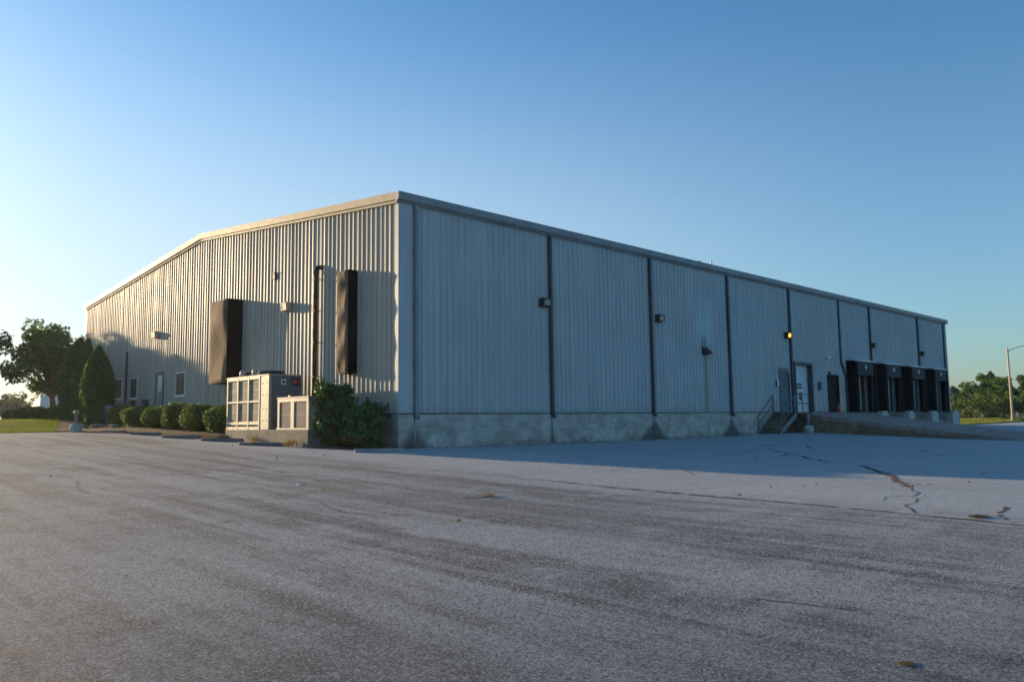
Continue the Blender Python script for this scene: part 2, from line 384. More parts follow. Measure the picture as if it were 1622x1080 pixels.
# pavement with its cracks, joints and the worn yellow line (same object, other material slots)
xs = list(np.concatenate([np.arange(-60,-24,3), np.arange(-24,48,1.0), np.arange(48,112,4)]))
ys = list(np.concatenate([np.arange(-60,-27,3), np.arange(-27,32,.75), np.arange(32,64,4)]))
pav = grid_sheet('yard', xs, ys, T, None)
XS, YS = np.array(xs), np.array(ys)
def Tg(x, y):
    i = int(np.clip(np.searchsorted(XS, x)-1, 0, len(XS)-2)); j = int(np.clip(np.searchsorted(YS, y)-1, 0, len(YS)-2))
    u = (x-XS[i])/(XS[i+1]-XS[i]); v = (y-YS[j])/(YS[j+1]-YS[j])
    return (T(XS[i],YS[j])*(1-u)+T(XS[i+1],YS[j])*u)*(1-v)+(T(XS[i],YS[j+1])*(1-u)+T(XS[i+1],YS[j+1])*u)*v
def strip(pts, w, mi, jitter=.05, step=.18, gap=0.0, lift=.004):
    P = resample(pts, max(3, int(sum(math.dist(a,b) for a,b in zip(pts,pts[1:]))/step)))
    off = np.cumsum(rng.normal(0, jitter*.4, len(P))); off -= np.linspace(off[0], off[-1], len(P))
    L = []; Rr = []
    for i in range(len(P)):
        t = P[min(i+1,len(P)-1)]-P[max(i-1,0)]; t = t/np.linalg.norm(t); nrm = np.array([-t[1],t[0]])
        c = P[i]+nrm*off[i]; ww = w*(.35+1.3*rng.random())
        L.append(c+nrm*ww/2); Rr.append(c-nrm*ww/2)
    for i in range(len(P)-1):
        if gap and rng.random() < gap: continue
        q = [L[i],L[i+1],Rr[i+1],Rr[i]]
        pav.add([(x,y,Tg(x,y)+lift) for x,y in q], [(0,1,2,3)], mi)
strip([(-4.0,-7.3),(-4.2,-12.8),(-4.25,-17.3),(-4.6,-20.2),(-4.9,-22.5)], .045, 1, .03, gap=.12)
strip([(-4.2,-11.5),(-4.25,-17.3),(-4.5,-19.8)], .07, 1, .04, gap=.5, lift=.006)
strip([(5.6,-13.9),(4.4,-14.7),(3.4,-15.4)], .13, 1, .05, .1)
strip([(3.9,-15.0),(3.2,-15.5),(2.2,-16.0),(1.0,-16.6),(-.1,-17.2)], .13, 2, .06, .08, gap=.3, lift=.006)
strip([(3.9,-15.0),(3.2,-15.5),(2.2,-16.0),(1.0,-16.6),(-.1,-17.2)], .05, 1, .05, .08)
strip([(1.0,-16.6),(.8,-17.0),(.9,-17.3)], .10, 2, .05, .08, gap=.2, lift=.006)
strip([(-.1,-17.2),(-.7,-17.35),(-1.15,-17.65),(-1.9,-17.75),(-2.6,-18.15),(-3.4,-18.3),(-4.3,-18.75)], .028, 1, .035, .06)
strip([(-1.9,-17.75),(-2.3,-17.6),(-2.9,-17.75)], .02, 1, .03, .06)
strip([(11.9,-7.8),(9.6,-9.7),(7.5,-11.6),(6.0,-13.0)], .10, 1, .07, .1, gap=.3)
strip([(10.4,-9.5),(8.0,-10.6),(6.8,-12.4)], .08, 1, .08, .1, gap=.5, lift=.006)
strip([(16,-7.2),(12.5,-9.5),(11,-11.8)], .10, 1, .15, gap=.6)
strip([(6.4,-7.6),(7.0,-8.9),(7.4,-10)], .06, 1, .1, gap=.2)
strip([(-7.2,-3.4),(-7.7,-6.2),(-8.0,-8.6)], .05, 1, .14, gap=.3)
strip([(-5.0,-.5),(-6.2,-2.3),(-7.4,-3.8),(-8.4,-4.2)], .05, 1, .12, gap=.4)
strip([(-4.3,-7.6),(-6.6,-7.9),(-8.4,-7.8),(-10.5,-8.3)], .035, 1, .08, gap=.3)
strip([(-7.5,-12.2),(-7.3,-12.5),(-6.9,-12.3)], .10, 1, .08)
strip([(-10.6,-19.6),(-10.5,-20.0),(-10.4,-20.4)], .016, 1, .02, .06)
strip([(-2.1,-19.3),(-3.2,-19.6),(-4.2,-19.9)], .05, 1, .08, gap=.3)
strip([(2.5,-.35),(9,-.3),(16,-.25),(24,-.3)], .22, 1, .12, gap=.35)
for x0_, y0_ in ((13.5,-6.5),(15.5,-8.4),(18.5,-8.0),(8.2,-8.3),(20.2,-10.1),(12.6,-13.6),(14.4,-12.2)):
    strip([(x0_,y0_),(x0_+.5,y0_-.3),(x0_+1.1,y0_-.35)], .16, 1, .1, .2, gap=.2)
strip([(20,-4),(18.6,-6.2),(19.2,-8.0),(17.5,-9.8)], .03, 1, .05, .07, gap=.2)
strip([(2.5,-6.0),(.8,-8.4),(1.2,-10.9),(-.6,-12.6)], .03, 1, .05, .07, gap=.2)
strip([(-5.6,-2.5),(-6.8,-3.1),(-7.9,-2.6),(-9.3,-3.6)], .03, 1, .05, .07, gap=.2)
strip([(-9.5,-10.5),(-9.9,-12.2),(-9.6,-13.4)], .03, 1, .05, .07, gap=.2)
strip([(-3.0,-9.5),(-1.8,-10.6),(-.2,-10.4)], .03, 1, .05, .07, gap=.2)
strip([(8,-3.5),(6.4,-5.6),(6.9,-7.4)], .03, 1, .05, .07, gap=.2)
strip([(-11.5,-4.0),(-12.1,-6.4),(-11.7,-8.2)], .03, 1, .05, .07, gap=.2)
tag(pav.build('yard_pavement', [M['asphalt'], M['crack'], M['crack_rust']], fix=False), kind='structure')

EDGE = [(-40,91.4),(-20,51.4),(-10,31.4),(-7.2,25.8),(-5.6,22.4),(-4.7,20.9),(-4.2,19.2)]
tag(ruled_sheet('lawn', EDGE, [(-40,150),(-20,150),(0,150),(15,150),(30,120),(30,70),(30,40)], 60, 30, Lz, M['grass_ground']), kind='structure')
BED = [(-5.35,21.8),(-4.7,20.6),(-4.0,17.5),(-3.2,14.6),(-2.9,11.5),(-2.5,9.0),(-2.2,8.4)]
tag(ruled_sheet('mulch_bed', BED, [(-.1,40),(-.1,36),(-.1,28),(-.1,22),(-.1,15),(-.1,10),(-.1,8.4)], 50, 14, lambda x,y: Lz(x,y)+.035, M['mulch']), kind='structure')
tag(ruled_sheet('corner_soil', [(-2.35,2.3),(-2.0,1.2),(-1.6,.3),(-1.2,-.25),(-.3,-.55)], [(-.02,2.3),(-.02,1.6),(-.02,.9),(-.02,.4),(-.02,.02)], 20, 5, lambda x,y: T(x,y)+.045, M['mulch'], .08), kind='structure')
VERGE = [(62.2,.6),(70,1.6),(85,3.3),(100,4.6),(125,7),(160,6)]
tag(ruled_sheet('grass_verge', VERGE, [(62.2,60),(75,70),(100,80),(130,90),(160,100),(240,90)], 40, 12, lambda x,y: .10+.35*sst(0,6,y-1-(x-62)*.06)+max(0,T(x,y)-.1), M['grass_ground']), kind='structure')

# ------------------------------------------------------------------ foliage
def leaf_cloud(P, size, up=0.0, aspect=1.6, normals=None, jit=1.0):
    """one small rhombic leaf per point; normals (n,3) optional outward bias"""
    n = len(P); d = rng.normal(size=(n,3)); 
    if normals is not None: d = normals*1.2 + d*jit*.8
    d[:,2] += up; d /= np.linalg.norm(d, axis=1)[:,None]+1e-9
    a = np.cross(d, rng.normal(size=(n,3))); a /= np.linalg.norm(a, axis=1)[:,None]+1e-9; b = np.cross(d, a)
    s = size*(.6+.8*rng.random(n))[:,None]
    bend = d*s*.18
    V = np.stack([P-a*s*aspect*.5, P-b*s*.5+bend, P+a*s*aspect*.5, P+b*s*.5+bend], 1)
    return V.reshape(-1,3)
def leaf_mesh(name, Vs, mats, parent, cores=None, slots=None):
    V = np.concatenate(Vs); nq = len(V)//4
    me = bpy.data.meshes.new(name)
    F = np.arange(nq*4).reshape(-1,4)
    me.from_pydata(V.tolist(), [], F.tolist())
    mats = mats if isinstance(mats,(list,tuple)) else [mats]
    for m in mats: me.materials.append(m)
    if slots is not None: me.polygons.foreach_set('material_index', np.array(slots, dtype=np.int32))
    me.update(); o = bpy.data.objects.new(name, me); COL.objects.link(o)
    if parent: o.parent = parent
    return o
def clump_points(centres, radii, per, shell=.55):
    out = []; nn = []
    for c, r in zip(centres, radii):
        k = max(8, int(per*(r**2))); d = rng.normal(size=(k,3)); d /= np.linalg.norm(d,axis=1)[:,None]
        rr = (shell+(1-shell)*rng.random(k)**.7)*(1+.12*rng.normal(size=k))
        out.append(np.array(c)+d*(rr*r)[:,None]*np.array([1,1,.8])); nn.append(d)
    return np.concatenate(out), np.concatenate(nn)
def broad_tree(name, loc, h, crown_r, crown_base, label, cat='tree', group=None, leaf='leaf_maple', n_cl=46, per=150, size=.2, trunk_r=.2, shape=1.0, flat=1.0, clr=(.16,.30), lean=(0,0)):
    global rng; rng = np.random.default_rng(int(abs(loc[0]*1013+loc[1]*71+h*37)*10)%99991)
    root = empty(name, loc, label, cat, group)
    cs = []; rs = []
    cz = (h+crown_base)/2; hz = (h-crown_base)/2
    k = 0
    while len(cs) < n_cl and k < 4000:
        k += 1; d = rng.normal(size=3); d /= np.linalg.norm(d)
        q = rng.random()**.42
        lob = 1+.16*math.sin(3*math.atan2(d[1],d[0])+loc[0])+.12*math.sin(5*d[2]+loc[1])
        p = np.array([d[0]*crown_r*q*lob, d[1]*crown_r*q*lob, d[2]*hz*q])
        t = (p[2]+hz)/(2*hz); p[:2] *= (1-.35*max(0,t-.55)*shape)
        r = crown_r*(clr[0]+(clr[1]-clr[0])*rng.random())
        cs.append((p[0]+lean[0]*t, p[1]+lean[1]*t, cz+p[2]*.92)); rs.append(r)
    P, Nn = clump_points(cs, rs, per)
    leaf_mesh('crown', [leaf_cloud(P, size, .5, normals=Nn)], M[leaf], root)
    t = MB(); top = (lean[0]*.5, lean[1]*.5, crown_base+(h-crown_base)*.55)
    t.tube([(0,0,-.3),(0,0,.3),(top[0]*.15,top[1]*.15,crown_base*.6),(top[0]*.4,top[1]*.4,crown_base),top], [trunk_r*1.35,trunk_r*1.05,trunk_r*.9,trunk_r*.75,trunk_r*.3], 9)
    for c in cs[::2]:
        s0 = Vector((top[0]*.3,top[1]*.3,crown_base*(.8+.35*rng.random()))); e = Vector(c); m = s0.lerp(e,.5)+Vector((0,0,.12*crown_r))
        t.tube([s0,m,e], [trunk_r*.34,trunk_r*.2,trunk_r*.06], 5, cap=False)
    t.build('trunk', M['bark'], root); return root
def blob_bush(name, loc, rx, ry, h, label, cat, group=None, leaf='leaf_box', n=2600, size=.06, core=.86, lump=.06, square=1.0, extra=None, up=.2, rotz=0):
    global rng; rng = np.random.default_rng(int(abs(loc[0]*1013+loc[1]*71)*10)%99991)
    root = empty(name, loc, label, cat, group, rotz)
    d = rng.normal(size=(n,3)); d /= np.linalg.norm(d,axis=1)[:,None]
    ph = rng.random(6)*6
    lob = 1+lump*(np.sin(4*d[:,0]+ph[0])+np.sin(5*d[:,1]+ph[1])+np.sin(6*d[:,2]+ph[2]))
    q = lob*(1-.16*rng.random(n)**2+.05*rng.normal(size=n))
    e = np.sign(d)*np.abs(d)**square; e[:, :] = e/ (np.abs(e)**2.0).sum(1)[:,None]**(.5 if square==1 else .36)
    P = e*q[:,None]*np.array([rx,ry,h/2]); P[:,2] += h/2; P[:,2] = np.maximum(P[:,2], .02)
    V = [leaf_cloud(P, size, up, normals=d)]; slots = None
    leaf_mesh('foliage', V, M[leaf], root)
    mb = MB(); prof = [(math.sin(a)*core, 1-math.cos(a)) for a in np.linspace(.05, math.pi-.05, 9)]
    vs = []; 
    mb.lathe([(r, z*h/2*core+h/2*(1-core)) for r,z in prof], 14)
    mb.v = [(x*rx, y*ry, z) for x,y,z in mb.v]
    mb.build('twigs', M['twig'], root); return root
def column_tree(name, loc, h, r, label, group, n=9000, lean=(0,0), leaf='leaf_arb', size=.10):
    global rng; rng = np.random.default_rng(int(abs(loc[0]*1013+loc[1]*71)*10)%99991)
    root = empty(name, loc, label, 'tree', group)
    t = rng.random(n)**1.05; ph = rng.random(8)*6; a = rng.random(n)*2*math.pi
    prof = (.72+.28*np.clip(t/.35,0,1))*(1-np.clip((t-.38)/.62,0,1)**2.3)
    lob = 1+.10*np.sin(3*a+ph[0]+3*t)+.09*np.sin(5*a+ph[1]-14*t)+.07*np.sin(9*a+23*t+ph[2])
    rr = r*(prof*.97+.03)*lob*(1-.28*rng.random(n)**2+.06*rng.normal(size=n))
    P = np.stack([np.cos(a)*rr+lean[0]*t, np.sin(a)*rr+lean[1]*t, .05+t*h], 1)
    Nn = np.stack([np.cos(a), np.sin(a), np.full(n,.25)], 1)
    leaf_mesh('crown', [leaf_cloud(P, size, .1, 2.0, Nn)], M[leaf], root)
    mb = MB(); mb.tube([(0,0,-.3),(0,0,h*.3),(lean[0]*.6,lean[1]*.6,h*.6),(lean[0]*.9,lean[1]*.9,h*.9)], [r*.55,r*.6,r*.42,r*.08], 10)
    mb.build('trunk', M['twig'], root); return root
def tuft(name, loc, r, h, label, cat, group=None, n=90, m='blade_dry', flat=0.0, wdt=.008):
    P = []; 
    for i in range(n):
        a = rng.random()*6.28; q = r*rng.random()**.7; b = np.array([math.cos(a)*q, math.sin(a)*q*.75, 0]); aa = rng.random()*6.28
        L = h*(.5+.7*rng.random()); tip = b+np.array([math.cos(aa)*L*(.5+flat), math.sin(aa)*L*(.5+flat), L*(1-.8*flat)])
        s = np.array([-math.sin(aa), math.cos(aa), 0])*wdt; mid = (b+tip)/2+np.array([0,0,L*.12])
        P += [b-s, mid-s*.8, tip, mid+s*.8]
    o = leaf_mesh(name, [np.array(P)], M[m], None); o.location = loc; return tag(o, label, cat, group)

# ------------------------------------------------------------------ warehouse
F, EAVE, LEN, WID = 1.34, 9.15, 59.4, 36.2
RIDGE_Y, RIDGE_Z = 17.2, 10.70
def roof_z(y): return EAVE+(RIDGE_Z-EAVE)*(y/RIDGE_Y if y < RIDGE_Y else (WID-y)/(WID-RIDGE_Y))
wh = empty('warehouse', (0,0,0), 'long low grey metal clad warehouse on a stained concrete base with a shallow gable', 'warehouse')
PROF = [(0,0),(.022,0),(.034,.006),(.040,.008),(.056,.008),(.062,.006),(.074,0),(.096,0),(.104,.002),(.110,.007),(.124,.033),(.129,.038),(.136,.040),(.169,.040),(.176,.038),(.181,.033),(.195,.007),(.201,.002),(.209,0),(.231,0),(.243,.006),(.249,.008),(.265,.008),(.271,.006),(.283,0)]
rj = rng.uniform(-1, 1, 997)
def siding(mb, axis, u0, u1, zlo, zhi):
    """ribbed sheet from u0 to u1; axis 0: along x facing -y, axis 1: along y facing -x"""
    us = []
    k = math.floor(u0/.305)
    while k*.305 < u1:
        jx = rj[k%len(rj)]*(.020 if axis else .006); ja = 1+rj[(k*7+3)%len(rj)]*(.22 if axis else .08)
        us += [(k*.305+a+(jx if d > .009 or .09 < a < .215 else 0), d*ja) for a,d in PROF if u0 < k*.305+a < u1]; k += 1
    def dep(u):
        q = u%.305; P_ = PROF+[(.305,0)]
        return float(np.interp(q, [p[0] for p in P_], [p[1] for p in P_]))
    us = [(u0,dep(u0))]+[q for q in us if u0+.002 < q[0] < u1-.002]+[(u1,dep(u1))]
    vs = []
    for u,d in us:
        for z in (zlo, zhi(u) if callable(zhi) else zhi): vs.append((u,-d*1.25,z) if axis == 0 else (-d,u,z))
    mb.add(vs, [(2*i,2*i+2,2*i+3,2*i+1) for i in range(len(us)-1)], 0, True)
OD = (30.45,32.62,1.36,4.36); DD = (35.0,36.6,1.36,3.75); MD = (28.36,29.56,1.36,3.74)
SH = [38.1,43.3,48.5,53.7]; SW = 3.55
holes = [MD, OD, DD]+[(x+.55,x+SW-.55,1.36,4.1) for x in SH]
mb = MB(); u = .56
for a,b,z0,z1 in holes:
    siding(mb, 0, u, a, F, EAVE); siding(mb, 0, a, b, z1, EAVE); u = b
siding(mb, 0, u, LEN, F, EAVE)
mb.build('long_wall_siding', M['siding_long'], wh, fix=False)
# flat sheet behind the ribs (the wall's back face, keeps the inside dark) and the other two walls
mb = MB(); mb.quad((0,WID,F),(LEN,WID,F),(LEN,WID,EAVE),(0,WID,EAVE)); mb.quad((LEN,0,F),(LEN,WID,F),(LEN,WID,EAVE),(LEN,RIDGE_Y,RIDGE_Z),(LEN,0,EAVE))
mb.quad((.05,.9,F),(LEN,.9,F),(LEN,.9,EAVE),(.05,.9,EAVE)); mb.quad((.05,.05,F),(LEN,.05,F),(LEN,.9,F),(.05,.9,F))
mb.build('back_wall', M['siding_gable'], wh)
mb = MB(); GW = [(18.86,20.13,2.60,3.87),(21.86,22.96,1.40,3.97),(25.88,27.15,2.66,3.93),(28.47,29.73,2.68,3.97)]
u = .10
for a,b,z0,z1 in GW:
    siding(mb, 1, u, a, F, roof_z); siding(mb, 1, a, b, z1, roof_z)
    if z0 > 1.5: siding(mb, 1, a, b, F, z0)
    u = b
siding(mb, 1, u, RIDGE_Y+.0 if u < RIDGE_Y else WID-.12, F, roof_z)
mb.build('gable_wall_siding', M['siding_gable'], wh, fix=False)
# concrete base
mb = MB(); mb.box((-.03,-.03,-1.0),(LEN+.05,.6,F-.02)); mb.box((-.03,.6,-1.0),(.6,WID,F-.02)); mb.build('foundation', M['foundation'], wh)
mb = MB(); mb.box((.0,-.05,F-.02),(28.3,.02,F+.03)); mb.box((-.05,.05,F-.02),(.02,WID,F+.03)); mb.box((33.2,-.05,F-.02),(34.9,.02,F+.03))
mb.build('base_flashing', M['downspout'], wh)
# roof, gutter, rake
mb = MB(); o = .28
for y0,z0,y1,z1 in ((-.02,EAVE+.22,RIDGE_Y,RIDGE_Z+.22),(RIDGE_Y,RIDGE_Z+.22,WID+.1,EAVE+.22)):
    mb.add([(-.12,y0,z0),(LEN+.15,y0,z0),(LEN+.15,y1,z1),(-.12,y1,z1),(-.12,y0,z0-.06),(LEN+.15,y0,z0-.06),(LEN+.15,y1,z1-.06),(-.12,y1,z1-.06)], [(0,1,2,3),(7,6,5,4),(0,4,5,1),(1,5,6,2),(2,6,7,3),(3,7,4,0)])
mb.build('roof', M['roofing'], wh)
mb = MB()
mb.prism([(-.02,EAVE-.10),(-.10,EAVE-.10),(-.12,EAVE-.04),(-.20,EAVE-.02),(-.22,EAVE+.06),(-.22,EAVE+.24),(-.24,EAVE+.26),(-.02,EAVE+.26)], 0, -.16, LEN+.22)
mb.build('gutter', M['edge_trim'], wh)
mb = MB()
def rake(y0, y1):
    z0, z1 = roof_z(y0), roof_z(y1)
    for x0,x1,a,b in ((-.16,-.02,-.02,.27),(-.10,-.02,-.13,-.02)):
        vs = [(x,y,z+q) for y,z in ((y0,z0),(y1,z1)) for q in (a,b) for x in (x0,x1)]
        mb.add(vs, [(0,1,3,2),(4,6,7,5),(0,2,6,4),(1,5,7,3),(0,4,5,1),(2,3,7,6)])
rake(-.02, RIDGE_Y); rake(RIDGE_Y, WID+.06)
mb.build('rake_trim', M['rake'], wh)
for bx in ([((-.045,-.045,F),(.57,-.006,EAVE-.10)),((-.045,-.006,F),(-.005,.12,EAVE-.12))], [((-.045,WID-.14,F),(.0,WID+.03,EAVE-.13))], [((LEN-.14,-.05,F),(LEN+.04,-.0,EAVE-.10))]):
    mb = MB()
    for a_,b_ in bx: mb.box(a_,b_)
    mb.build('corner_trim', M['siding_long'], wh)
# downspouts
def spout(x, zb, jog=None):
    mb = MB(); w = .075; y0,y1 = -.035,-.155
    if jog is None:
        mb.box((x-w,y0,zb),(x+w,y1,EAVE-.10), 0, .012)
        for z in (3.2,5.2,7.2):
            if z > zb: mb.box((x-w-.05,y0+.0,z),(x+w+.05,y1-.006,z+.05))
        if zb < F: mb.tube([(x,-.095,zb+.02),(x,-.20,zb-.12)], .08, 8)
    else:
        zj, x2, z2 = jog
        mb.box((x-w,y0,zj),(x+w,y1,EAVE-.10), 0, .012)
        vs = [(xx,yy,zz) for xx,zz in ((x,zj+.02),(x2,z2)) for yy in (y0,y1) for xx in (xx-w,xx+w)] if False else None
        mb.add([(x-w,y0,zj+.02),(x+w,y0,zj+.02),(x+w,y1,zj+.02),(x-w,y1,zj+.02),(x2-w,y0,z2),(x2+w,y0,z2),(x2+w,y1,z2),(x2-w,y1,z2)], [(0,1,2,3),(4,7,6,5),(0,4,5,1),(1,5,6,2),(2,6,7,3),(3,7,4,0)])
        mb.box((x2-w,y0,zb),(x2+w,y1,z2+.02), 0, .012)
    return mb
for i,x in enumerate([.74, 8.0, 15.3, 22.61, 29.92]):
    spout(x, 1.30).build('downspout', M['downspout'] if i else M['edge_trim'], wh)
spout(37.15, F, (4.75, 37.82, 3.85)).build('downspout', M['downspout'], wh)
for x in (42.46, 52.3): spout(x, 5.0).build('downspout', M['downspout'], wh)
spout(58.6, 5.0).build('downspout', M['downspout'], wh)
mb = MB(); mb.box((-.04,27.62,2.2),(-.13,27.74,5.55), 0, .01); mb.build('downspout', M['downspout'], wh)

# gable windows and door
def gwin(y0,y1,z0,z1):
    fr = MB(); w = .065
    fr.box((-.055,y0,z1-w),(.02,y1,z1)); fr.box((-.055,y0,z0),(.02,y1,z0+w)); fr.box((-.055,y0,z0+w),(.02,y0+w,z1-w)); fr.box((-.055,y1-w,z0+w),(.02,y1,z1-w))
    r = MB(); r.box((-.04,y0+w,z0+w),(-.02,y1-w,z1-w)); r = r.build('window', M['glass'], wh)
    fr.build('window_frame', M['white'], r); MB().box((-.09,y0-.03,z0-.05),(0,y1+.03,z0)).build('window_sill', M['white'], r)
    return r
for a in (GW[0],GW[2],GW[3]): gwin(*a)
y0,y1,z0,z1 = GW[1]
d = MB().box((-.03,y0+.07,z0),(.0,y1-.07,z1-.07)).build('door', M['door_grey'], wh)
fr = MB(); fr.box((-.06,y0-.04,z1-.07),(.02,y1+.04,z1+.03)); fr.box((-.06,y0-.04,z0),(.02,y0+.07,z1-.07)); fr.box((-.06,y1-.07,z0),(.02,y1+.04,z1-.07)); fr.build('door_frame', M['frame_dark'], d)
MB().box((-.045,22.12,2.95),(-.031,22.64,3.80)).build('door_pane', M['glass_pale'], d)
h = MB(); h.tube([(-.03,22.80,2.72),(-.10,22.80,2.72),(-.10,22.62,2.72)], .018, 6); h.build('door_handle', M['galv'], d)

# doors on the long wall
def wall_frame(a,b,z0,z1,parent,depth=.08,w=.08,m='frame_dark'):
    fr = MB(); fr.box((a-w,-depth,z0),(a,.30,z1)); fr.box((b,-depth,z0),(b+w,.30,z1)); fr.box((a-w,-depth,z1),(b+w,.30,z1+w)); return fr.build('door_frame', M[m], parent)
a,b,z0,z1 = MD
d = MB().box((a,-.01,z0),(b,.05,z1)).build('door', M['door_teal'], wh); wall_frame(a,b,z0,z1,d,.06,.06)
h = MB(); h.tube([(a+.12,-.01,2.35),(a+.12,-.07,2.35),(a+.25,-.07,2.35)], .018, 6); h.build('door_handle', M['galv'], d)
MB().box((a-.06,-.055,z1+.065),(b+.06,-.0,z1+.30)).build('transom_panel', M['panel_green'], wh)
a,b,z0,z1 = OD
mb = MB()
for k in range(6):
    q0 = z0+(z1-z0)*k/6; q1 = z0+(z1-z0)*(k+1)/6-.012; mb.box((a,.22,q0),(b,.27,q1), 0, .006)
mb.box((a,.25,z0),(b,.28,z1))
d = mb.build('overhead_door', M['pale_door'], wh); wall_frame(a,b,z0,z1,d,.10,.16)
sg = MB(); sg.box((31.05,.195,2.86),(31.72,.218,3.18)); sg.box((31.13,.19,2.98),(31.64,.194,3.06), 1); sg.build('door_sign', [M['black_metal'], M['galv']], d)
sg = MB(); sg.box((31.33,.20,2.10),(31.68,.218,2.40)); sg.box((31.33,.20,2.44),(31.68,.218,2.62)); sg.build('door_placard', M['frame_dark'], d)
a,b,z0,z1 = DD
d = MB().box((a,.05,z0),(b,.10,z1)).build('door', M['door_dark'], wh); wall_frame(a,b,z0,z1,d,.08,.10,'door_dark')
MB().box((36.74,-.05,F+.03),(37.60,-.0,3.62)).build('wall_panel', M['siding_gable'], wh)

# dock walls, piers below the shelters
for x0_,x1_ in ((42.1,43.4),(47.3,48.6),(52.4,53.9),(57.5,59.3)):
    mb = MB(); mb.prism([(x0_,-.9),(x1_,-.9),(x1_,1.18),(x1_-.18,1.24),(x1_-.25,1.40),(x0_+.3,1.42),(x0_+.12,1.26),(x0_,1.22)], 1, -.75, -.03); mb.build('dock_pier', M['concrete_light'], wh)

# ------------------------------------------------------------------ dock shelters
def make_shelter():
    r = empty('dock_shelter', (0,0,0), '', 'dock shelter', 'dock shelters along the loading bays')
    w, t, zb, dp = SW, 4.90, 1.30, .62
    for s in (0,1):
        mb = MB(); x = 0 if s == 0 else w-.10
        mb.box((x,-dp,zb),(x+.10,-.04,t)); mb.build('side_wall', M['black'], r)
    MB().box((.10,-dp+.05,t-.06),(w-.10,-.04,t-.01)).build('top_cover', M['black'], r)
    MB().prism([(-dp-.03,t-.03),(-dp-.03,t+.06),(-.03,t+.10),(-.03,t+.02)], 0, -.03, w+.03).build('top_flashing', M['galv'], r)
    hd = MB(); hd.add([(.42,-dp-.02,t-.03),(w-.42,-dp-.02,t-.03),(w-.45,-dp-.05,t-1.0),(.45,-dp-.05,t-1.0),(.42,-dp+.03,t-.03),(w-.42,-dp+.03,t-.03),(w-.45,-dp,t-1.0),(.45,-dp,t-1.0)], [(0,3,2,1),(4,5,6,7),(0,1,5,4),(2,3,7,6),(0,4,7,3),(1,2,6,5)])
    hd = hd.build('head_curtain', M['dark_fabric'], r)
    cx, cz = w/2, t-.42
    MB().prism([(cx-.19,cz),(cx,cz-.19),(cx+.19,cz),(cx,cz+.19)], 1, -dp-.06, -dp-.045).build('diamond_emblem', M['pale_strip'], hd)
    for s in (0,1):
        mb = MB(); q = (lambda x: x) if s == 0 else (lambda x: w-x)
        mb.add([(q(.0),-dp-.02,t-.05),(q(.52),-dp-.02,t-.05),(q(.72),-dp+.05,zb),(q(.0),-dp-.02,zb),(q(.0),-dp+.03,t-.05),(q(.52),-dp+.03,t-.05),(q(.72),-dp+.10,zb),(q(.0),-dp+.03,zb)], [(0,1,2,3),(7,6,5,4),(0,4,5,1),(1,5,6,2),(2,6,7,3),(3,7,4,0)])
        sc_ = mb.build('side_curtain', M['black'], r)
        mb = MB(); mb.add([(q(.62),-dp+.0,t-1.15),(q(.70),-dp-.0,t-1.15),(q(.82),-dp+.06,zb+.15),(q(.74),-dp+.06,zb+.15),(q(.62),-dp+.02,t-1.15),(q(.70),-dp+.02,t-1.15),(q(.82),-dp+.08,zb+.15),(q(.74),-dp+.08,zb+.15)], [(0,1,2,3),(7,6,5,4),(0,4,5,1),(1,5,6,2),(2,6,7,3),(3,7,4,0)])
        mb.build('guide_strip', M['pale_strip'] if s == 0 else M['dark_fabric'], sc_)
    dr = MB()
    for k in range(5): dr.box((.55,.30,1.38+k*.54),(w-.55,.35,1.38+k*.54+.525), 0, .008)
    dr.build('dock_door', M['door_dark'], r)
    mb = MB(); mb.box((.75,-.30,.92),(1.05,-.04,1.30), 0, .02); mb.build('dock_bumper', M['black'], r); mb = MB(); mb.box((w-1.05,-.30,.92),(w-.75,-.04,1.30), 0, .02); mb.build('dock_bumper', M['black'], r)
    mb = MB(); mb.box((.8,-.42,1.22),(w-.8,.3,1.345)); mb.box((.85,-.46,.6),(w-.85,-.40,1.22)); mb.build('dock_leveller', M['brown_steel'], r)
    return r
sh = make_shelter(); names = ['black dock shelter nearest the dark door and the traffic cone', 'black dock shelter second from the traffic cone', 'black dock shelter third from the cone, between the two lamps', 'black dock shelter at the far end of the warehouse wall']
for i,x in enumerate(SH):
    if i == 0: sh.location = (x,0,0); sh['label'] = names[0]
    else: copy_tree(sh, (x,0,0), names[i])

# ------------------------------------------------------------------ wall lamps
def lamp_parts(root, housing, lens):
    """local frame: wall plane at y=0, lamp sticks out towards -y"""
    mb = MB(); side = [(0,.19),(-.24,.19),(-.30,.15),(-.27,-.15),(-.06,-.19),(0,-.19)]
    mb.prism(side, 0, -.22, -.17); mb.prism(side, 0, .17, .22)
    mb.prism([(0,.19),(-.24,.19),(-.30,.15),(-.295,.11),(0,.13)], 0, -.17, .17); mb.prism([(0,-.19),(-.06,-.19),(-.27,-.15),(-.272,-.125),(0,-.14)], 0, -.17, .17)
    mb.box((-.17,-.04,-.14),(.17,-.0,.13)); mb.build('housing', housing, root)
    MB().prism([(-.05,-.145),(-.262,-.122),(-.285,.107),(-.05,.125)], 0, -.165, .165).build('lens', lens, root)
lp = empty('wall_lamp', (7.55,-.035,6.05), 'bronze box wall lamp beside the second downspout on the long wall', 'wall lamp', 'box lamps on the warehouse walls')
lamp_parts(lp, M['lamp_bronze'], M['lens'])
copy_tree(lp, (15.9,-.035,6.05), 'bronze box wall lamp just right of the third downspout')
lit = empty('wall_lamp', (29.40,-.035,6.08), 'wall lamp glowing amber above the blue-grey door', 'wall lamp', 'box lamps on the warehouse walls'); lamp_parts(lit, M['lamp_bronze'], M['lit_lens'])
copy_tree(lp, (42.5,-.17,6.18), 'small dark wall lamp on the downspout above the first dock shelter')
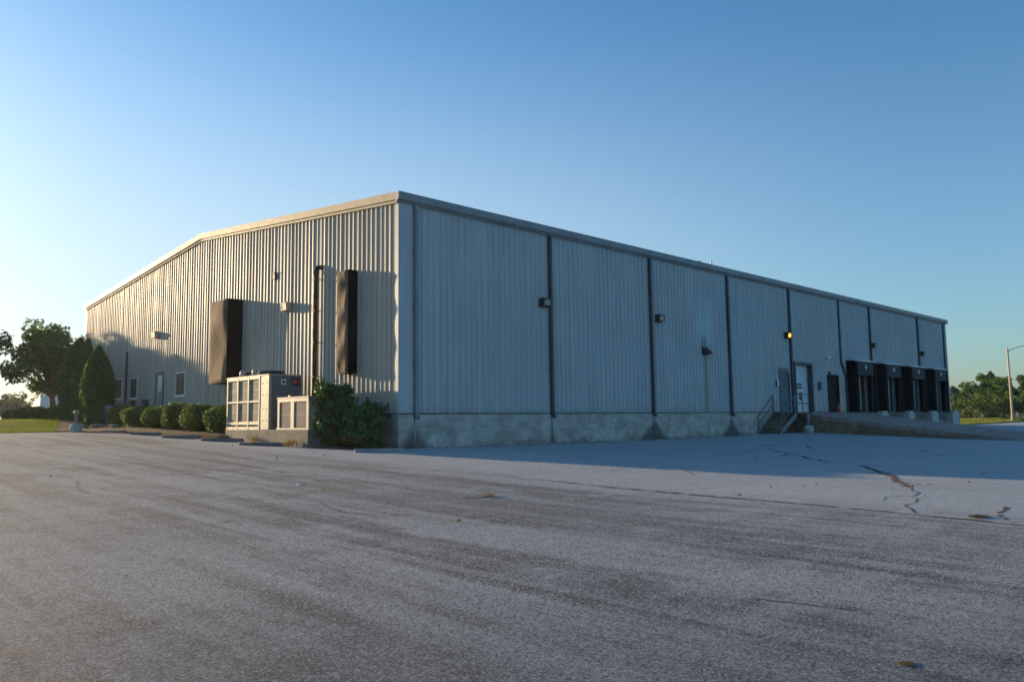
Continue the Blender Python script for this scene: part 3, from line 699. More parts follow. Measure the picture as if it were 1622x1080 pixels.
copy_tree(lp, (52.95,-.035,6.12), 'small wall lamp above the gap between the last two dock shelters')
tn = empty('wall_lamp', (-.035,7.9,6.06), 'sunlit tan wall lamp between the two dark pads on the gable wall', 'wall lamp', 'box lamps on the warehouse walls', R(-90)); lamp_parts(tn, M['lamp_sunlit'], M['lens'])
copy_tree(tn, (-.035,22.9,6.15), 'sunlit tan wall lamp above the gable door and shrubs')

# things on the gable wall
def pad(y0, y1, z0, z1, dp, label, seed):
    r = empty('dock_pad', (0,(y0+y1)/2,z0), label, 'dock pad', 'dark box pads on the gable wall'); w = y1-y0; h = z1-z0
    rg = np.random.default_rng(seed); nu, nv = 10, 40
    mb = MB(); mb.box((-dp+.02,-w/2,0),(-.035,w/2,h)); mb.build('pad_body', M['black'], r)
    # sagging fabric face, real folds
    vs = []; 
    for j in range(nv+1):
        for i in range(nu+1):
            e = 0 if i in (0,nu) or j in (0,nv) else 1
            uu_=i/nu; vv_=j/nv*h/w; vs.append((-dp-.012-e*(.035+.03*math.sin(2.1*vv_*1.6+3.1*uu_+seed)+.022*abs(math.sin(1.9*vv_-2.6*uu_+seed*2))+.006*rg.random()), -w/2-.004+(w+.008)*i/nu, h*j/nv))
    n = nu+1
    vs += [(-dp+.03, v[1], v[2]) for v in vs[:n]]+[(-dp+.03, v[1], v[2]) for v in vs[-n:]] if False else []
    mb = MB(); mb.add(vs, [(j*n+i, (j+1)*n+i, (j+1)*n+i+1, j*n+i+1) for j in range(nv) for i in range(nu)], 0, True)
    mb.build('fabric_face', M['sunlit_fabric'], r); return r
pad(12.32, 14.2, 2.98, 6.92, .78, 'wide dark fabric dock pad above the large condenser, sunlit brown face', 1)
pad(2.62, 3.35, 2.92, 6.90, .44, 'narrow tall dark dock pad on the gable wall near the corner', 2)
r = empty('exhaust_pipe', (-.19,5.47,1.0), 'tall dark brown vertical pipe on the gable wall between pad and condenser', 'pipe')
mb = MB(); mb.tube([(0,.05,0),(0,.04,1.5),(0,0,6.25),(0,-.02,6.36),(.05,-.10,6.42),(.15,-.16,6.42),(.2,-.17,6.42)], [.095]*7, 12); mb.build('pipe_run', M['pipe_brown'], r)
mb = MB(); mb.lathe([(.11,6.16),(.125,6.18),(.125,6.28),(.11,6.30)], 12, 0, (0,0,0)); mb.build('pipe_collar', M['pipe_brown'], r)
for z in (1.9,3.3,4.6,5.9): mb = MB(); mb.box((.02,-.118,z),(.155,-.10,z+.04)); mb.box((-.112,-.118,z),(-.10,.112,z+.04)); mb.box((-.10,-.118,z),(.02,-.10,z+.04)); mb.build('pipe_bracket', M['pipe_brown'], r)
def small_box(name, loc, size, m, label, cat, axis, lid=None, group=None):
    """a box fixed to a wall: body, proud door, top cap"""
    r = empty(name, loc, label, cat, group); sx, sz, dp = size
    mb = MB(); md = MB(); q = .012
    if axis == 0: mb.box((-sx/2,-dp,0),(sx/2,-.034,sz),0,.008); md.box((-sx/2+.02,-dp-q,.03),(sx/2-.02,-dp-.001,sz-.05)); md.box((-sx/2-.015,-dp-.03,sz-.015),(sx/2+.015,-.034,sz+.02))
    else: mb.box((-dp,-sx/2,0),(-.034,sx/2,sz),0,.008); md.box((-dp-q,-sx/2+.02,.03),(-dp-.001,sx/2-.02,sz-.05)); md.box((-dp-.03,-sx/2-.015,sz-.015),(-.034,sx/2+.015,sz+.02))
    mb.build('box_body', m, r); md.build('box_cover', lid or m, r); return r
small_box('junction_box', (0,9.22,7.45), (.20,.30,.09), M['pipe_brown'], 'small dark box high on the gable wall above the tan lamp', 'wall box', 1)
small_box('utility_box', (0,26.35,2.12), (.5,.38,.25), M['downspout'], 'dark utility box on the gable wall below the middle window', 'utility box', 1)
small_box('utility_box', (0,24.25,2.10), (.5,.42,.25), M['frame_dark'], 'dark utility box on the gable wall left of the grey door', 'utility box', 1)
small_box('utility_cabinet', (0,29.2,1.5), (1.2,.95,.35), M['cabinet_green'], 'pale green cabinet under the leftmost gable window', 'cabinet', 1)
small_box('electrical_box', (33.72,0,2.78), (.34,.52,.16), M['door_teal'], 'dark blue electrical box right of the pale overhead door', 'electrical box', 0)
small_box('keypad_box', (27.98,0,2.90), (.26,.34,.12), M['black_metal'], 'small black box left of the blue-grey door', 'wall box', 0, M['white'])
# vent hood with sloping top on the long wall
r = empty('vent_hood', (20.17,-.034,4.5), 'dark metal vent hood above a rusty streak on the long wall', 'vent hood')
MB().prism([(0,.30),(-.05,.30),(-.34,.02),(-.34,-.03),(0,-.03)], 0, -.24, .24).build('hood', M['pipe_brown'], r)
MB().box((-.29,-.02,-.08),(.29,0,.36)).build('hood_flange', M['frame_dark'], r)
r = empty('security_camera', (34.9,-.034,4.98), 'small white camera on the wall above the dark door', 'camera')
mb = MB(); mb.tube([(0,0,0),(0,-.12,.0)], .03, 8); mb.build('camera_bracket', M['white'], r); mb = MB(); mb.tube([(-.05,-.10,.0),(.26,-.20,-.05)], .085, 10); mb.build('camera_body', M['white'], r)
r = empty('door_lamp', (35.35,-.034,3.95), 'small pale light fixture over the dark door', 'door lamp')
MB().box((-.18,-.16,-.06),(.18,0,.08),0,.015).build('fixture_body', M['lamp_bronze'], r); MB().box((-.14,-.175,-.05),(.14,-.161,.05)).build('lens', M['galv'], r)
# roof vents
r = empty('roof_vent', (22.2,.6,EAVE+.26), 'pale pointed vent on the warehouse roof edge', 'roof vent')
MB().lathe([(.16,0),(.15,.10),(.05,.25),(.04,.55),(.01,.62)], 10).build('vent_cone', M['white'], r); MB().lathe([(.22,-.02),(.22,.04),(.16,.05)], 10).build('vent_base', M['galv'], r)
r = empty('roof_stub', (20.9,.6,EAVE+.26), 'short dark pipe stub on the warehouse roof edge', 'roof vent')
MB().lathe([(.08,0),(.08,.24),(.11,.26),(.11,.31),(.02,.34)], 10).build('stub_pipe', M['black_metal'], r)

# ------------------------------------------------------------------ condensers on their pad
PX, PZ = -2.30, .83
MB_ = MB(); MB_.box((PX,2.25,-.2),(-.25,8.95,PZ), 0, .02); pd = tag(MB_.build('equipment_pad', M['pad']), 'mossy concrete pad carrying both condensing units', 'concrete pad')
def grille(mb_f, mb_b, x, y0, y1, z0, z1, pitch=.036):
    mb_b.box((x+.05,y0,z0),(x+.06,y1,z1))
    k = int((y1-y0)/pitch)
    for i in range(k): y = y0+(y1-y0)*(i+.5)/k; mb_f.box((x+.008,y-.007,z0),(x+.05,y+.007,z1))
    for z in ((z0+z1)/2,): mb_f.box((x+.004,y0,z-.005),(x+.008,y1,z+.005))
big = empty('condensing_unit', (PX+.03,5.25,PZ), 'large beige condensing unit with six grilles and two fans', 'air conditioner', 'rooftop-style cooling units on the pad')
del big['group']
H, W, D = 2.12, 3.66, 1.34; g0 = .68
mb = MB(); mb.box((.10,.02,.02),(D,W,H-.02)); mb.box((-.01,0,.0),(.10,g0,H-.01),0,.01); mb.build('cabinet', M['beige'], big)
for x0_,x1_,yy,zz in ((.11,.55,0,H-.03),(.56,.93,0,H-.03),(.94,D,-.012,H-.05)): MB().box((x0_,yy,.0),(x1_,.018,zz),0,.005).build('side_panel', M['side_shaded'], big)
fr = MB(); c = [g0, g0+.07]; cells = 3; cw = (W-.05-g0-.12)/cells
for k in range(cells+1): y = g0+.04+k*cw; fr.box((-.025,y,.0),(.10,y+.08,H-.01))
for z in (.0,.20,1.08,H-.13): fr.box((-.018,g0+.04,z),(.099,W-.01,z+(.12 if z != 1.08 else .06)))
fr.box((-.03,g0,H-.02),(D+.02,W+.02,H+.02)); fr.box((-.03,-.02,H-.02),(D+.02,g0,H+.02)); fr.build('frame', M['beige_light'], big)
for k in range(3):
    for z0_,z1_ in ((.32,1.08),(1.14,H-.13)):
        f = MB(); b = MB(); y = g0+.04+k*cw+.08; grille(f, f, .02, y, y+cw-.08, z0_, z1_); f.build('grille', M['fin'], big)
for y in (1.15,2.55):
    f = MB(); f.lathe([(.50,H+.02),(.50,H+.20),(.47,H+.20),(.44,H+.06)], 24, 0, (.70,y,0)); fan = f.build('fan_shroud', M['black_metal'], big)
    f = MB()
    for rr in np.arange(.08,.46,.075): f.tube([(.70+rr*math.cos(a), y+rr*math.sin(a), H+.20) for a in np.linspace(0,6.283,21)], .006, 4, cap=False)
    f.tube([(.22,y,H+.205),(1.18,y,H+.205)], .008, 4); f.tube([(.70,y-.48,H+.205),(.70,y+.48,H+.205)], .008, 4); f.build('fan_guard', M['black_metal'], fan)
for y,s in ((2.45,1.0),(1.35,1.05),(1.02,.55)):
    MB().lathe([(.10*s,H+.02),(.12*s,H+.04),(.11*s,H+.20*s),(.08*s,H+.27*s),(.02,H+.28*s)], 14, 0, (.08,y,0)).build('vent_cap', M['beige_light'], big)
for y in (.18,.5):
    for z in (.35,.8,1.35,1.8): b = MB(); b.lathe([(.022,-.006),(.022,.006)], 6); b.v = [(-.016+v[2], y+v[0], z+v[1]) for v in b.v]; b.build('bolt', M['frame_dark'], big)
st = MB(); st.box((.50,-.006,1.74),(.70,-.001,1.96)); st = st.build('warning_sticker', M['white'], big)
st2 = MB(); st2.lathe([(.065,0),(.065,.004)], 16); st2.v = [(.60+x, -.008-z, 1.85+y) for x,y,z in st2.v]; st2.build('sticker_mark', M['black_metal'], st)
bd = MB(); bd.box((.94,-.022,1.70),(D,-.013,2.02)); bd = bd.build('badge', M['black_metal'], big)
rg_ = MB(); rg_.lathe([(.105,0),(.105,.006)], 20); rg_.v = [(1.06+x*.8, -.024-z, 1.86+y) for x,y,z in rg_.v]; rg_.build('badge_roundel', M['red_orange'], bd)
cu = bpy.data.curves.new('badge_text','FONT'); cu.body = 'TRANE'; cu.size = .10; cu.extrude = .002; cu.align_x = 'CENTER'
tmp = bpy.data.objects.new('badge_text', cu); COL.objects.link(tmp); bpy.context.view_layer.update()
me = bpy.data.meshes.new_from_object(tmp.evaluated_get(bpy.context.evaluated_depsgraph_get())); COL.objects.unlink(tmp); bpy.data.objects.remove(tmp)
me.materials.clear(); me.materials.append(M['red_orange']); bt = bpy.data.objects.new('badge_text', me); COL.objects.link(bt); bt.parent = bd; bt.location = (1.24,-.026,1.82); bt.rotation_euler = (R(90),0,0); bt.scale = (.62,1.2,1)

sm = empty('condenser', (PX+.05,2.32,PZ), 'small beige condenser with two mauve grilles at the pad end', 'air conditioner')
H, W, D = 1.18, 2.28, .95
mb = MB(); mb.box((.08,.01,.03),(D,W-.01,H-.02)); mb.build('cabinet', M['beige'], sm)
fr = MB()
for y,w in ((0,.15),(W/2-.10,.24),(W-.15,.15)): fr.box((0,y,.03),(.08,y+w,H-.02), 0, .006)
fr.box((-.004,.0,H-.16),(.081,W,H-.02)); fr.box((-.02,-.04,-.0),(D+.02,W+.04,.06)); fr.box((-.02,-.02,H-.02),(D+.02,W+.02,H+.02)); fr.build('frame', M['beige_light'], sm)
for y0_,y1_ in ((.15,W/2-.10),(W/2+.14,W-.15)):
    f = MB(); grille(f, f, .02, y0_, y1_, .08, H-.16); f.build('grille', M['fin_mauve'], sm)
MB().lathe([(.34,H+.02),(.34,H+.09),(.30,H+.10),(.27,H+.05)], 20, 0, (.48,W*.72,0)).build('fan_shroud', M['frame_dark'], sm)
mb = MB(); mb.tube([(.5,.25,H+.02),(.5,.25,H+.12),(.9,.25,H+.14),(2.0,.25,H+.14)], .03, 8); mb.tube([(.62,.40,H+.02),(.62,.40,H+.42),(.9,.40,H+.46),(2.0,.40,H+.46)], .022, 8); mb.build('refrigerant_pipe', M['beige_light'], sm)

# ------------------------------------------------------------------ wheel stops
def wheel_stop(a, b, label, dark=True, w=.17, h=.13):
    a, b = np.array(a), np.array(b); c = (a+b)/2; L = np.linalg.norm(b-a); ang = math.atan2(b[1]-a[1], b[0]-a[0])
    me = MB(); pr = [(-w/2,0),(-w/2,h*.45),(-w*.28,h),(w*.28,h),(w/2,h*.45),(w/2,0)]
    sec = [(-L/2,.8),(-L/2+.04,1)]+[(x,1) for x in np.linspace(-L/2+.3, L/2-.3, 5)]+[(L/2-.04,1),(L/2,.8)]
    vs = []; n = len(pr)
    for x,s in sec: vs += [(x, p[0]*s+.006*rng.normal(), p[1]*(s+.02*rng.normal())) for p in pr]
    fs = [(i*n+k, (i+1)*n+k, (i+1)*n+(k+1)%n, i*n+(k+1)%n) for i in range(len(sec)-1) for k in range(n)]+[tuple(reversed(range(n))), tuple((len(sec)-1)*n+k for k in range(n))]
    me.add(vs, fs); o = me.build('wheel_stop', M['stop_dark'] if dark else M['stop'], None, (c[0],c[1],T(c[0],c[1])-.01+max(0,0)), ang)
    return tag(o, label, 'wheel stop', 'concrete wheel stops along the warehouse')
wheel_stop((-2.25,-.66), (-.72,-1.35), 'pale concrete wheel stop lying by the warehouse corner', False)
STP = [((-3.44,5.15),(-2.55,3.20),'dark wheel stop in front of the equipment pad'), ((-3.36,8.75),(-2.45,7.0),'dark wheel stop at the left end of the equipment pad'), ((-3.88,11.5),(-2.95,9.9),'dark wheel stop before the bushes nearest the condensers'), ((-3.89,15.2),(-3.3,13.3),'dark wheel stop before the middle of the clipped bush row'), ((-4.15,18.6),(-3.65,16.7),'dark wheel stop farthest along, nearest the bollard light')]
for a,b,l in STP: wheel_stop(a, b, l)

# ------------------------------------------------------------------ stairs, landing, railing, ramp, bollards
st = empty('entry_stairs', (27.3,0,0), 'dark steel stairs and railed landing leading up to the blue-grey door', 'stairs')
mb = MB(); mb.box((0,-1.55,F-.10),(1.72,-.06,F+.0)); mb.build('landing', M['brown_steel'], st)
for x,y in ((.1,-1.45),(1.6,-1.45)): mb = MB(); mb.box((x-.05,y-.05,.0),(x+.05,y+.05,F-.10)); mb.build('leg', M['rail'], st)
nst = 7; run = .285; rise = (F-.10)/nst
for k in range(nst-1):
    mb = MB(); x = -run*(k+1); z = F-rise*(k+1); mb.box((x,-1.45,z-.045),(x+run+.02,-.12,z)); mb.box((x,-1.45,z-.07),(x+.02,-.12,z-.045)); mb.build('tread', M['brown_steel'], st)
for y in (-1.52,-.11):
    mb = MB(); Lr = -run*nst; mb.add([(.0,y,F-.04),(.0,y,F-.34),(Lr,y,.06),(Lr,y,.12+.16),(.0,y+.05,F-.04),(.0,y+.05,F-.34),(Lr,y+.05,.06),(Lr,y+.05,.12+.16)], [(0,1,2,3),(7,6,5,4),(0,4,5,1),(1,5,6,2),(2,6,7,3),(3,7,4,0)]); mb.build('stringer', M['stringer'], st)
    mb = MB(); mb.tube([(Lr+.15,y+.02,.15),(Lr+.15,y+.02,1.1),(0,y+.02,F+1.0)], .022, 8); mb.tube([(Lr+.15,y+.02,.65),(0,y+.02,F+.5)], .018, 8); mb.tube([(0,y+.02,F-.05),(0,y+.02,F+1.05)], .025, 8)
    mb.build('handrail', M['stringer'] if y < -1 else M['rail'], st)
mb = MB()
for z in (F+.52,F+1.05): mb.tube([(0,-1.50,z),(1.7,-1.50,z)], .024, 8)
for x in (.02,.85,1.7): mb.tube([(x,-1.50,F-.08),(x,-1.50,F+1.05)], .026, 8)
mb.build('railing', M['rail'], st)
rp = empty('loading_ramp', (29.05,0,0), 'brown concrete ramp rising from the yard to the dark door', 'ramp')
XR0, XR1, YT, YE = 0.0, 8.9, -.8, -11.6
zend = T(29,-11.6)-.05
mb = MB(); mb.prism([(-.04,F-.12),(YT,F-.12),(YE,zend-.14),(YE,zend-.9),(-.04,-.9)], 0, XR0+.06, XR1-.06); mb.build('side_wall', M['ramp_wall'], rp)
mb = MB(); mb.prism([(-.06,F-.02),(YT,F-.02),(YE-.3,zend+.05),(YE-.3,zend-.15),(YT,F-.30),(-.06,F-.30)], 0, XR0, XR0+.26); mb.build('kerb', M['ramp'], rp); mb = MB(); mb.prism([(-.06,F-.02),(YT,F-.02),(YE-.3,zend+.05),(YE-.3,zend-.15),(YT,F-.30),(-.06,F-.30)], 0, XR1-.26, XR1); mb.build('kerb', M['ramp'], rp)
mb = MB(); mb.prism([(-.06,F-.04),(YT,F-.04),(YE-.9,zend+.02),(YE-.9,zend-.15),(YT,F-.15),(-.06,F-.15)], 0, XR0+.26, XR1-.26); mb.build('ramp_deck', M['ramp'], rp)
mb = MB()
for y in np.arange(-2.4,-9,-1.6):
    zt = F-.12+(zend-.02-F)*((y-YT)/(YE-YT) if y < YT else 0)-.2; mb.box((XR0+.03,y-.05,-.9),(XR0+.058,y+.05,max(zt,T(29,y)+.02)))
mb.build('wall_pilasters', M['ramp_wall'], rp)
bl = empty('pipe_bollard', (27.85,-1.95,T(27.85,-1.95)-.02), 'grey pipe bollard on a concrete base below the landing', 'bollard')
MB().lathe([(.30,0),(.30,.34),(.24,.44),(.15,.46)], 14).build('bollard_base', M['concrete_light'], bl); MB().lathe([(.11,.44),(.11,1.0),(.09,1.08),(.03,1.12)], 14).build('bollard_post', M['stop'], bl)
cn = empty('traffic_cone', (35.25,-.6,F-.03), 'orange traffic cone standing at the dark door', 'traffic cone'); cn.scale = (.8,.8,.82)
MB().box((-.2,-.2,0),(.2,.2,.04),0,.012).build('cone_base', M['orange'], cn); MB().lathe([(.155,.04),(.035,.78),(.02,.79)], 18).build('cone_body', M['orange'], cn)
bl = empty('bollard_light', (-4.85,20.15,T(-4.85,20.15)), 'grey bollard light on a concrete base at the lawn edge', 'bollard light')
MB().lathe([(.26,-.05),(.27,.30),(.22,.40),(.13,.43)], 14).build('light_base', M['concrete_light'], bl); MB().lathe([(.085,.42),(.085,.86),(.10,.87),(.10,.90)], 14).build('light_post', M['stop'], bl)
MB().lathe([(.09,.90),(.125,.93),(.135,1.0),(.11,1.07),(.03,1.09)], 14).build('light_head', M['beige'], bl)

# ------------------------------------------------------------------ planting on the gable side
def at_lawn(x, y): return (x, y, Lz(x,y)+.02)
def leafy_bush(name, loc, rx, ry, h, label, group, n_cl, per, size, lean=0.0):
    global rng; rng = np.random.default_rng(int(abs(loc[0]*1013+loc[1]*71)*10)%99991)
    root = empty(name, loc, label, 'bush', group); cs = []; rs = []
    for i in range(n_cl):
        a = rng.random()*6.283; q = rng.random()**.5; z = .12+.80*rng.random()
        wz = .75+.35*math.sin(math.pi*min(1,z*.95))
        cs.append((math.cos(a)*q*rx*.8*wz+lean*z, math.sin(a)*q*ry*.8*wz, z*h)); rs.append(.17+.17*rng.random())
    P, Nn = clump_points(cs, rs, per, .35)
    Ps = [P]; Ns = [Nn]; st = MB()
    for i in range(46):                                   # stray shoots
        a = rng.random()*6.283; e = .25+1.15*rng.random(); d = np.array([math.cos(a)*math.cos(e), math.sin(a)*math.cos(e), math.sin(e)])
        b = np.array(cs[rng.integers(len(cs))]); L = .28+.34*rng.random(); k = 16
        t_ = np.linspace(.3,1,k)[:,None]; q = b+d*L*t_+rng.normal(0,.022,(k,3)); Ps.append(q); Ns.append(rng.normal(size=(k,3)))
        st.tube([tuple(b), tuple(b+d*L)], [.008,.003], 4, cap=False)
    P = np.concatenate(Ps); Nn = np.concatenate(Ns); P[:,2] = np.maximum(P[:,2], .03)
    dry = rng.random(len(P)) < np.where((P[:,0] < -.3*rx)&(P[:,2] < .3*h), .25, .012)
    leaf_mesh('foliage', [leaf_cloud(P, size, .4, normals=Nn)], [M['leaf_bush'], M['leaf_bush_dry']], root, slots=dry.astype(int))
    for i in range(9):
        a = rng.random()*6.283; st.tube([(math.cos(a)*.08,math.sin(a)*.08,-.1),(math.cos(a)*rx*.3,math.sin(a)*ry*.3,h*.45),(math.cos(a)*rx*.55,math.sin(a)*ry*.55,h*.8)], [.03,.02,.008], 5, cap=False)
    st.build('stems', M['bark'], root); return root
leafy_bush('corner_bush', (-1.42,1.92,T(-1.42,1.92)), .80, .80, 2.36, 'tall leafy dark green bush beside the small condenser', 'bushes at the warehouse corner', 60, 1900, .085)
leafy_bush('corner_bush', (-.95,.62,T(-.95,.62)), .84, .64, 1.56, 'lower dark green bush against the concrete base near the corner', 'bushes at the warehouse corner', 46, 1900, .085)
HB = [(10.3,.80,1.22,'clipped round bush next to the large condensing unit'), (12.65,.76,1.15,'clipped round bush second from the large condensing unit'), (14.95,.76,1.15,'clipped round bush third from the large condensing unit'), (17.4,.78,1.12,'clipped round bush below the window right of the grey door'), (20.0,.80,1.12,'clipped round bush below the grey gable door'), (22.7,.85,1.15,'clipped dark bush at the far end of the row by the grey barrel')]
hr = np.random.default_rng(5)
for y,r_,h_,l in HB:
    y += .15*hr.normal(); r_ *= 1.08+.1*hr.normal()
    blob_bush('clipped_bush', (-1.75+.08*hr.normal(),y,Lz(-1.75,y)), r_, r_*1.12, h_*(1+.06*hr.normal()), l, 'bush', 'clipped round bushes along the gable wall', n=4200, size=.06, lump=.055, square=.82, rotz=hr.random()*6)
column_tree('arborvitae', (-2.2,25.9,Lz(-2.2,25.9)-.1), 4.5, .80, 'broad dark arborvitae in front, next to the gable windows', 'arborvitae at the end of the gable wall', 12000)
column_tree('arborvitae', (-2.0,29.5,Lz(-2.0,29.5)-.1), 5.05, .58, 'thin tall arborvitae in the middle with sunlit left edge', 'arborvitae at the end of the gable wall', 8000, (.25,0))
column_tree('arborvitae', (-1.75,32.2,Lz(-1.75,32.2)-.1), 5.2, .92, 'leftmost wide arborvitae nearest the maple', 'arborvitae at the end of the gable wall', 12000, (.25,-.2))
def barrel(x, y, r_, h_, m, label):
    b = empty('planter_barrel', at_lawn(x,y), label, 'planter', 'barrels by the gable windows')
    MB().lathe([(r_*.86,0),(r_*.95,h_*.3),(r_,h_*.6),(r_*.97,h_),(r_*.88,h_),(r_*.86,h_-.06)], 18).build('barrel_body', M[m], b)
    for z in (h_*.2,h_*.75): f = MB(); f.lathe([(r_*.99,z),(r_*1.02,z+.01),(r_*1.02,z+.05),(r_*.99,z+.06)], 18); f.build('barrel_hoop', M['frame_dark'], b)
barrel(-1.9,25.2,.36,1.05,'barrel_brown','dark brown barrel beside the broad arborvitae'); barrel(-1.9,24.2,.34,1.0,'barrel_grey','grey barrel between the brown barrel and the clipped bushes')
broad_tree('maple_tree', (1.4,48.7,Lz(1.4,48.7)-.05), 8.15, 3.45, 2.1, 'dark green spreading maple standing beyond the left end of the warehouse', leaf='leaf_maple', n_cl=115, per=150, size=.19, trunk_r=.27, lean=(-.8,.8), shape=.5, clr=(.15,.27))
blob_bush('low_hedge', (-.95,45.5,Lz(-.95,45.5)-.1), 1.3, .8, 1.15, 'dark oblong clipped hedge on the lawn under the maple', 'hedge', 'low hedges by the lawn', 'leaf_box', 4200, .075, .92, .03, .8, rotz=R(-44))
blob_bush('low_hedge', (-1.85,47.6,Lz(-1.85,47.6)-.1), .6, .6, .95, 'small dark hedge at the left end of the oblong hedge', 'hedge', 'low hedges by the lawn', 'leaf_box', 2200, .075, .92, .03, .9)
blob_bush('low_hedge', (.45,44.1,Lz(.45,44.1)-.1), .85, .7, 1.2, 'dark rounded hedge between the oblong hedge and the arborvitae', 'hedge', 'low hedges by the lawn', 'leaf_box', 2600, .075, .92, .04, .9)
tuft('yellow_shrub', at_lawn(-.1,44.4), .3, .85, 'small yellow-green shrub between two low hedges', 'shrub', None, 130, 'blade')
for i,(x,y,s,l) in enumerate([(-2.9,23.4,.28,'pale landscape rock at the front of the mulch near the arborvitae'),(-2.55,22.2,.20,'small grey rock in the mulch beside the grey barrel'),(-2.7,21.2,.24,'grey rock in the mulch before the last clipped bush'),(-3.3,24.3,.22,'grey rock in the mulch left of the pale rock')]):
    mb = MB(); mb.lathe([(s*.7,0),(s,.3*s),(s*.8,.62*s),(s*.25,.8*s)], 9, smooth=False); mb.v = [(x_*(1+.2*rng.random()), y_*(.8+.2*rng.random()), z_*(.8+.3*rng.random())) for x_,y_,z_ in mb.v]
    tag(mb.build('landscape_rock', M['rock'], None, at_lawn(x,y), i), l, 'rock', 'rocks in the mulch bed')
# grass blades on the lawn (uncountable)
def blades(name, pts, h, m, w=.012):
    n = len(pts); a = rng.random(n)*6.283; L = h*(.5+.8*rng.random(n))
    s = np.stack([-np.sin(a),np.cos(a),np.zeros(n)],1)*w; tip = pts+np.stack([np.cos(a)*L*.45,np.sin(a)*L*.45,L],1); mid = (pts+tip)/2+np.array([0,0,.01])
    V = np.stack([pts-s, mid-s*.8, tip, mid+s*.8],1).reshape(-1,3)
    o = leaf_mesh(name, [V], M[m], None); tag(o, kind='stuff'); return o
pts = []
while len(pts) < 42000:
    y = 21+rng.random()**1.5*30; x = -14+rng.random()*16
    if y > lawn_edge(x)+.05 and not (x > -5.2 and y < 33 and x > -5.35+(y-21.8)*.29): pts.append((x,y,Lz(x,y)-.01))
tag(blades('lawn_grass', np.array(pts), .085, 'blade', .013), 'short bright green grass of the lawn edge', 'grass')
pts = []
while len(pts) < 6000:
    x = 62+rng.random()*50; y = 1+(x-62)*.1+rng.random()**1.6*9
    pts.append((x,y,.10+.35*sst(0,6,y-1-(x-62)*.06)+max(0,T(x,y)-.1)))
tag(blades('verge_grass', np.array(pts), .16, 'blade', .03), 'grass of the verge beyond the docks', 'grass')
# dry weeds, litter
tuft('dry_weed', (-2.42,6.15,T(-2.42,6.15)), .16, .34, 'orange dry weed against the front of the equipment pad', 'weed', None, 90)
tuft('dry_weed', (-2.50,3.05,T(-2.5,3.05)), .34, .30, 'wide orange dry weed by the pad corner', 'weed', None, 190)
tuft('dry_weed_clump', (-11.5,-21.15,T(-11.5,-21.15)+.004), .06, .013, 'tan clump of dried grass lying on the near pavement', 'weed clump', None, 420, 'blade_straw', .7, .003)
tuft('weed_clump', (-4.15,-19.55,T(-4.15,-19.55)+.004), .17, .042, 'dark brown weed clump in the long pavement joint', 'weed clump', None, 260, 'blade_dark', .55, .008)
tuft('weed_clump', (-7.0,-12.3,T(-7,-12.3)+.004), .16, .08, 'small weed growing in a short crack mid yard', 'weed clump', None, 80, 'blade_straw', .3, .008)
for i,(x,y,l) in enumerate([(26.2,-.35,'low green weed at the foot of the stairs'),(30.2,-4.6,'green weeds along the foot of the ramp wall')]):
    tuft('weed', (29.0 if i else x, y, T(x,y)), .35, .4, l, 'weed', None, 110, 'blade')
mb = MB(); mb.add([(-.06,-.04,.0),(.05,-.05,.012),(.07,.03,.004),(-.02,.05,.02),(0,0,.035)], [(0,1,4),(1,2,4),(2,3,4),(3,0,4),(3,2,1,0)])
tag(mb.build('paper_scrap', M['paper'], None, (-8.5,-8.2,T(-8.5,-8.2)+.004)), 'small crumpled white paper scrap on the open pavement', 'litter')

lr = np.random.default_rng(9); P_ = []
for i in range(170):
    if i < 90: x, y = lr.uniform(1,27), -.15-abs(lr.normal(0,.5))
    elif i < 130: x, y = lr.uniform(-4.5,-1), lr.uniform(-1.5,10)
    else: x, y = lr.uniform(-14,12), lr.uniform(-19,-2)
    if y > 0 and x > -2.4: continue
    P_.append((x, y, T(x,y)+.018))
rng = np.random.default_rng(3)
lf = leaf_mesh('leaf_litter', [leaf_cloud(np.array(P_), .045, 1.2)], M['blade_dark'], None); tag(lf, kind='stuff')
# ------------------------------------------------------------------ background left
wb = empty('white_building', (21.3,135.5,4.4), 'small white building far behind the maple', 'building', rotz=R(-5))
mb = MB(); mb.box((0,0,-1),(16,10,3.3)); mb.build('wall', M['far_siding'], wb)
mb = MB(); mb.prism([(-.5,3.3),(10.5,3.3),(5,4.9)], 0, -.4, 16.4); mb.build('roof', M['grey_roof'], wb)
mb = MB(); mb.box((-.04,3,-.1),(.0,5.6,2.6)); mb.build('door', M['white'], wb)
BT = [((7.5,86.0,0),4.3,1.5,.2,'leaf_grey','silvery shrub-like tree behind the oblong hedge','silver_tree'), ((17.4,122,0),3.6,.8,.2,'leaf_grey','slender sunlit shrub at the corner of the white building','roadside_shrub'), ((25.5,178,0),7.0,4.5,.3,'leaf_conifer','misty round tree at the left edge of the view','roadside_tree'), ((31,190,0),6.2,4.5,.3,'leaf_conifer','distant hazy tree behind the silvery tree','roadside_tree'), ((37,205,0),7.0,5,.3,'leaf_conifer','distant hazy tree left of the white building','roadside_tree')]
for loc,h_,r_,cb,lf,l,nm in BT: broad_tree(nm, (loc[0],loc[1],Lz(loc[0],min(150,loc[1]))), h_, r_, cb, l, 'tree' if 'tree' in nm else 'shrub', 'plants beyond the lawn', lf, 30, 130 if r_ < 4 else 60, .18 if r_ < 4 else .42, .08)
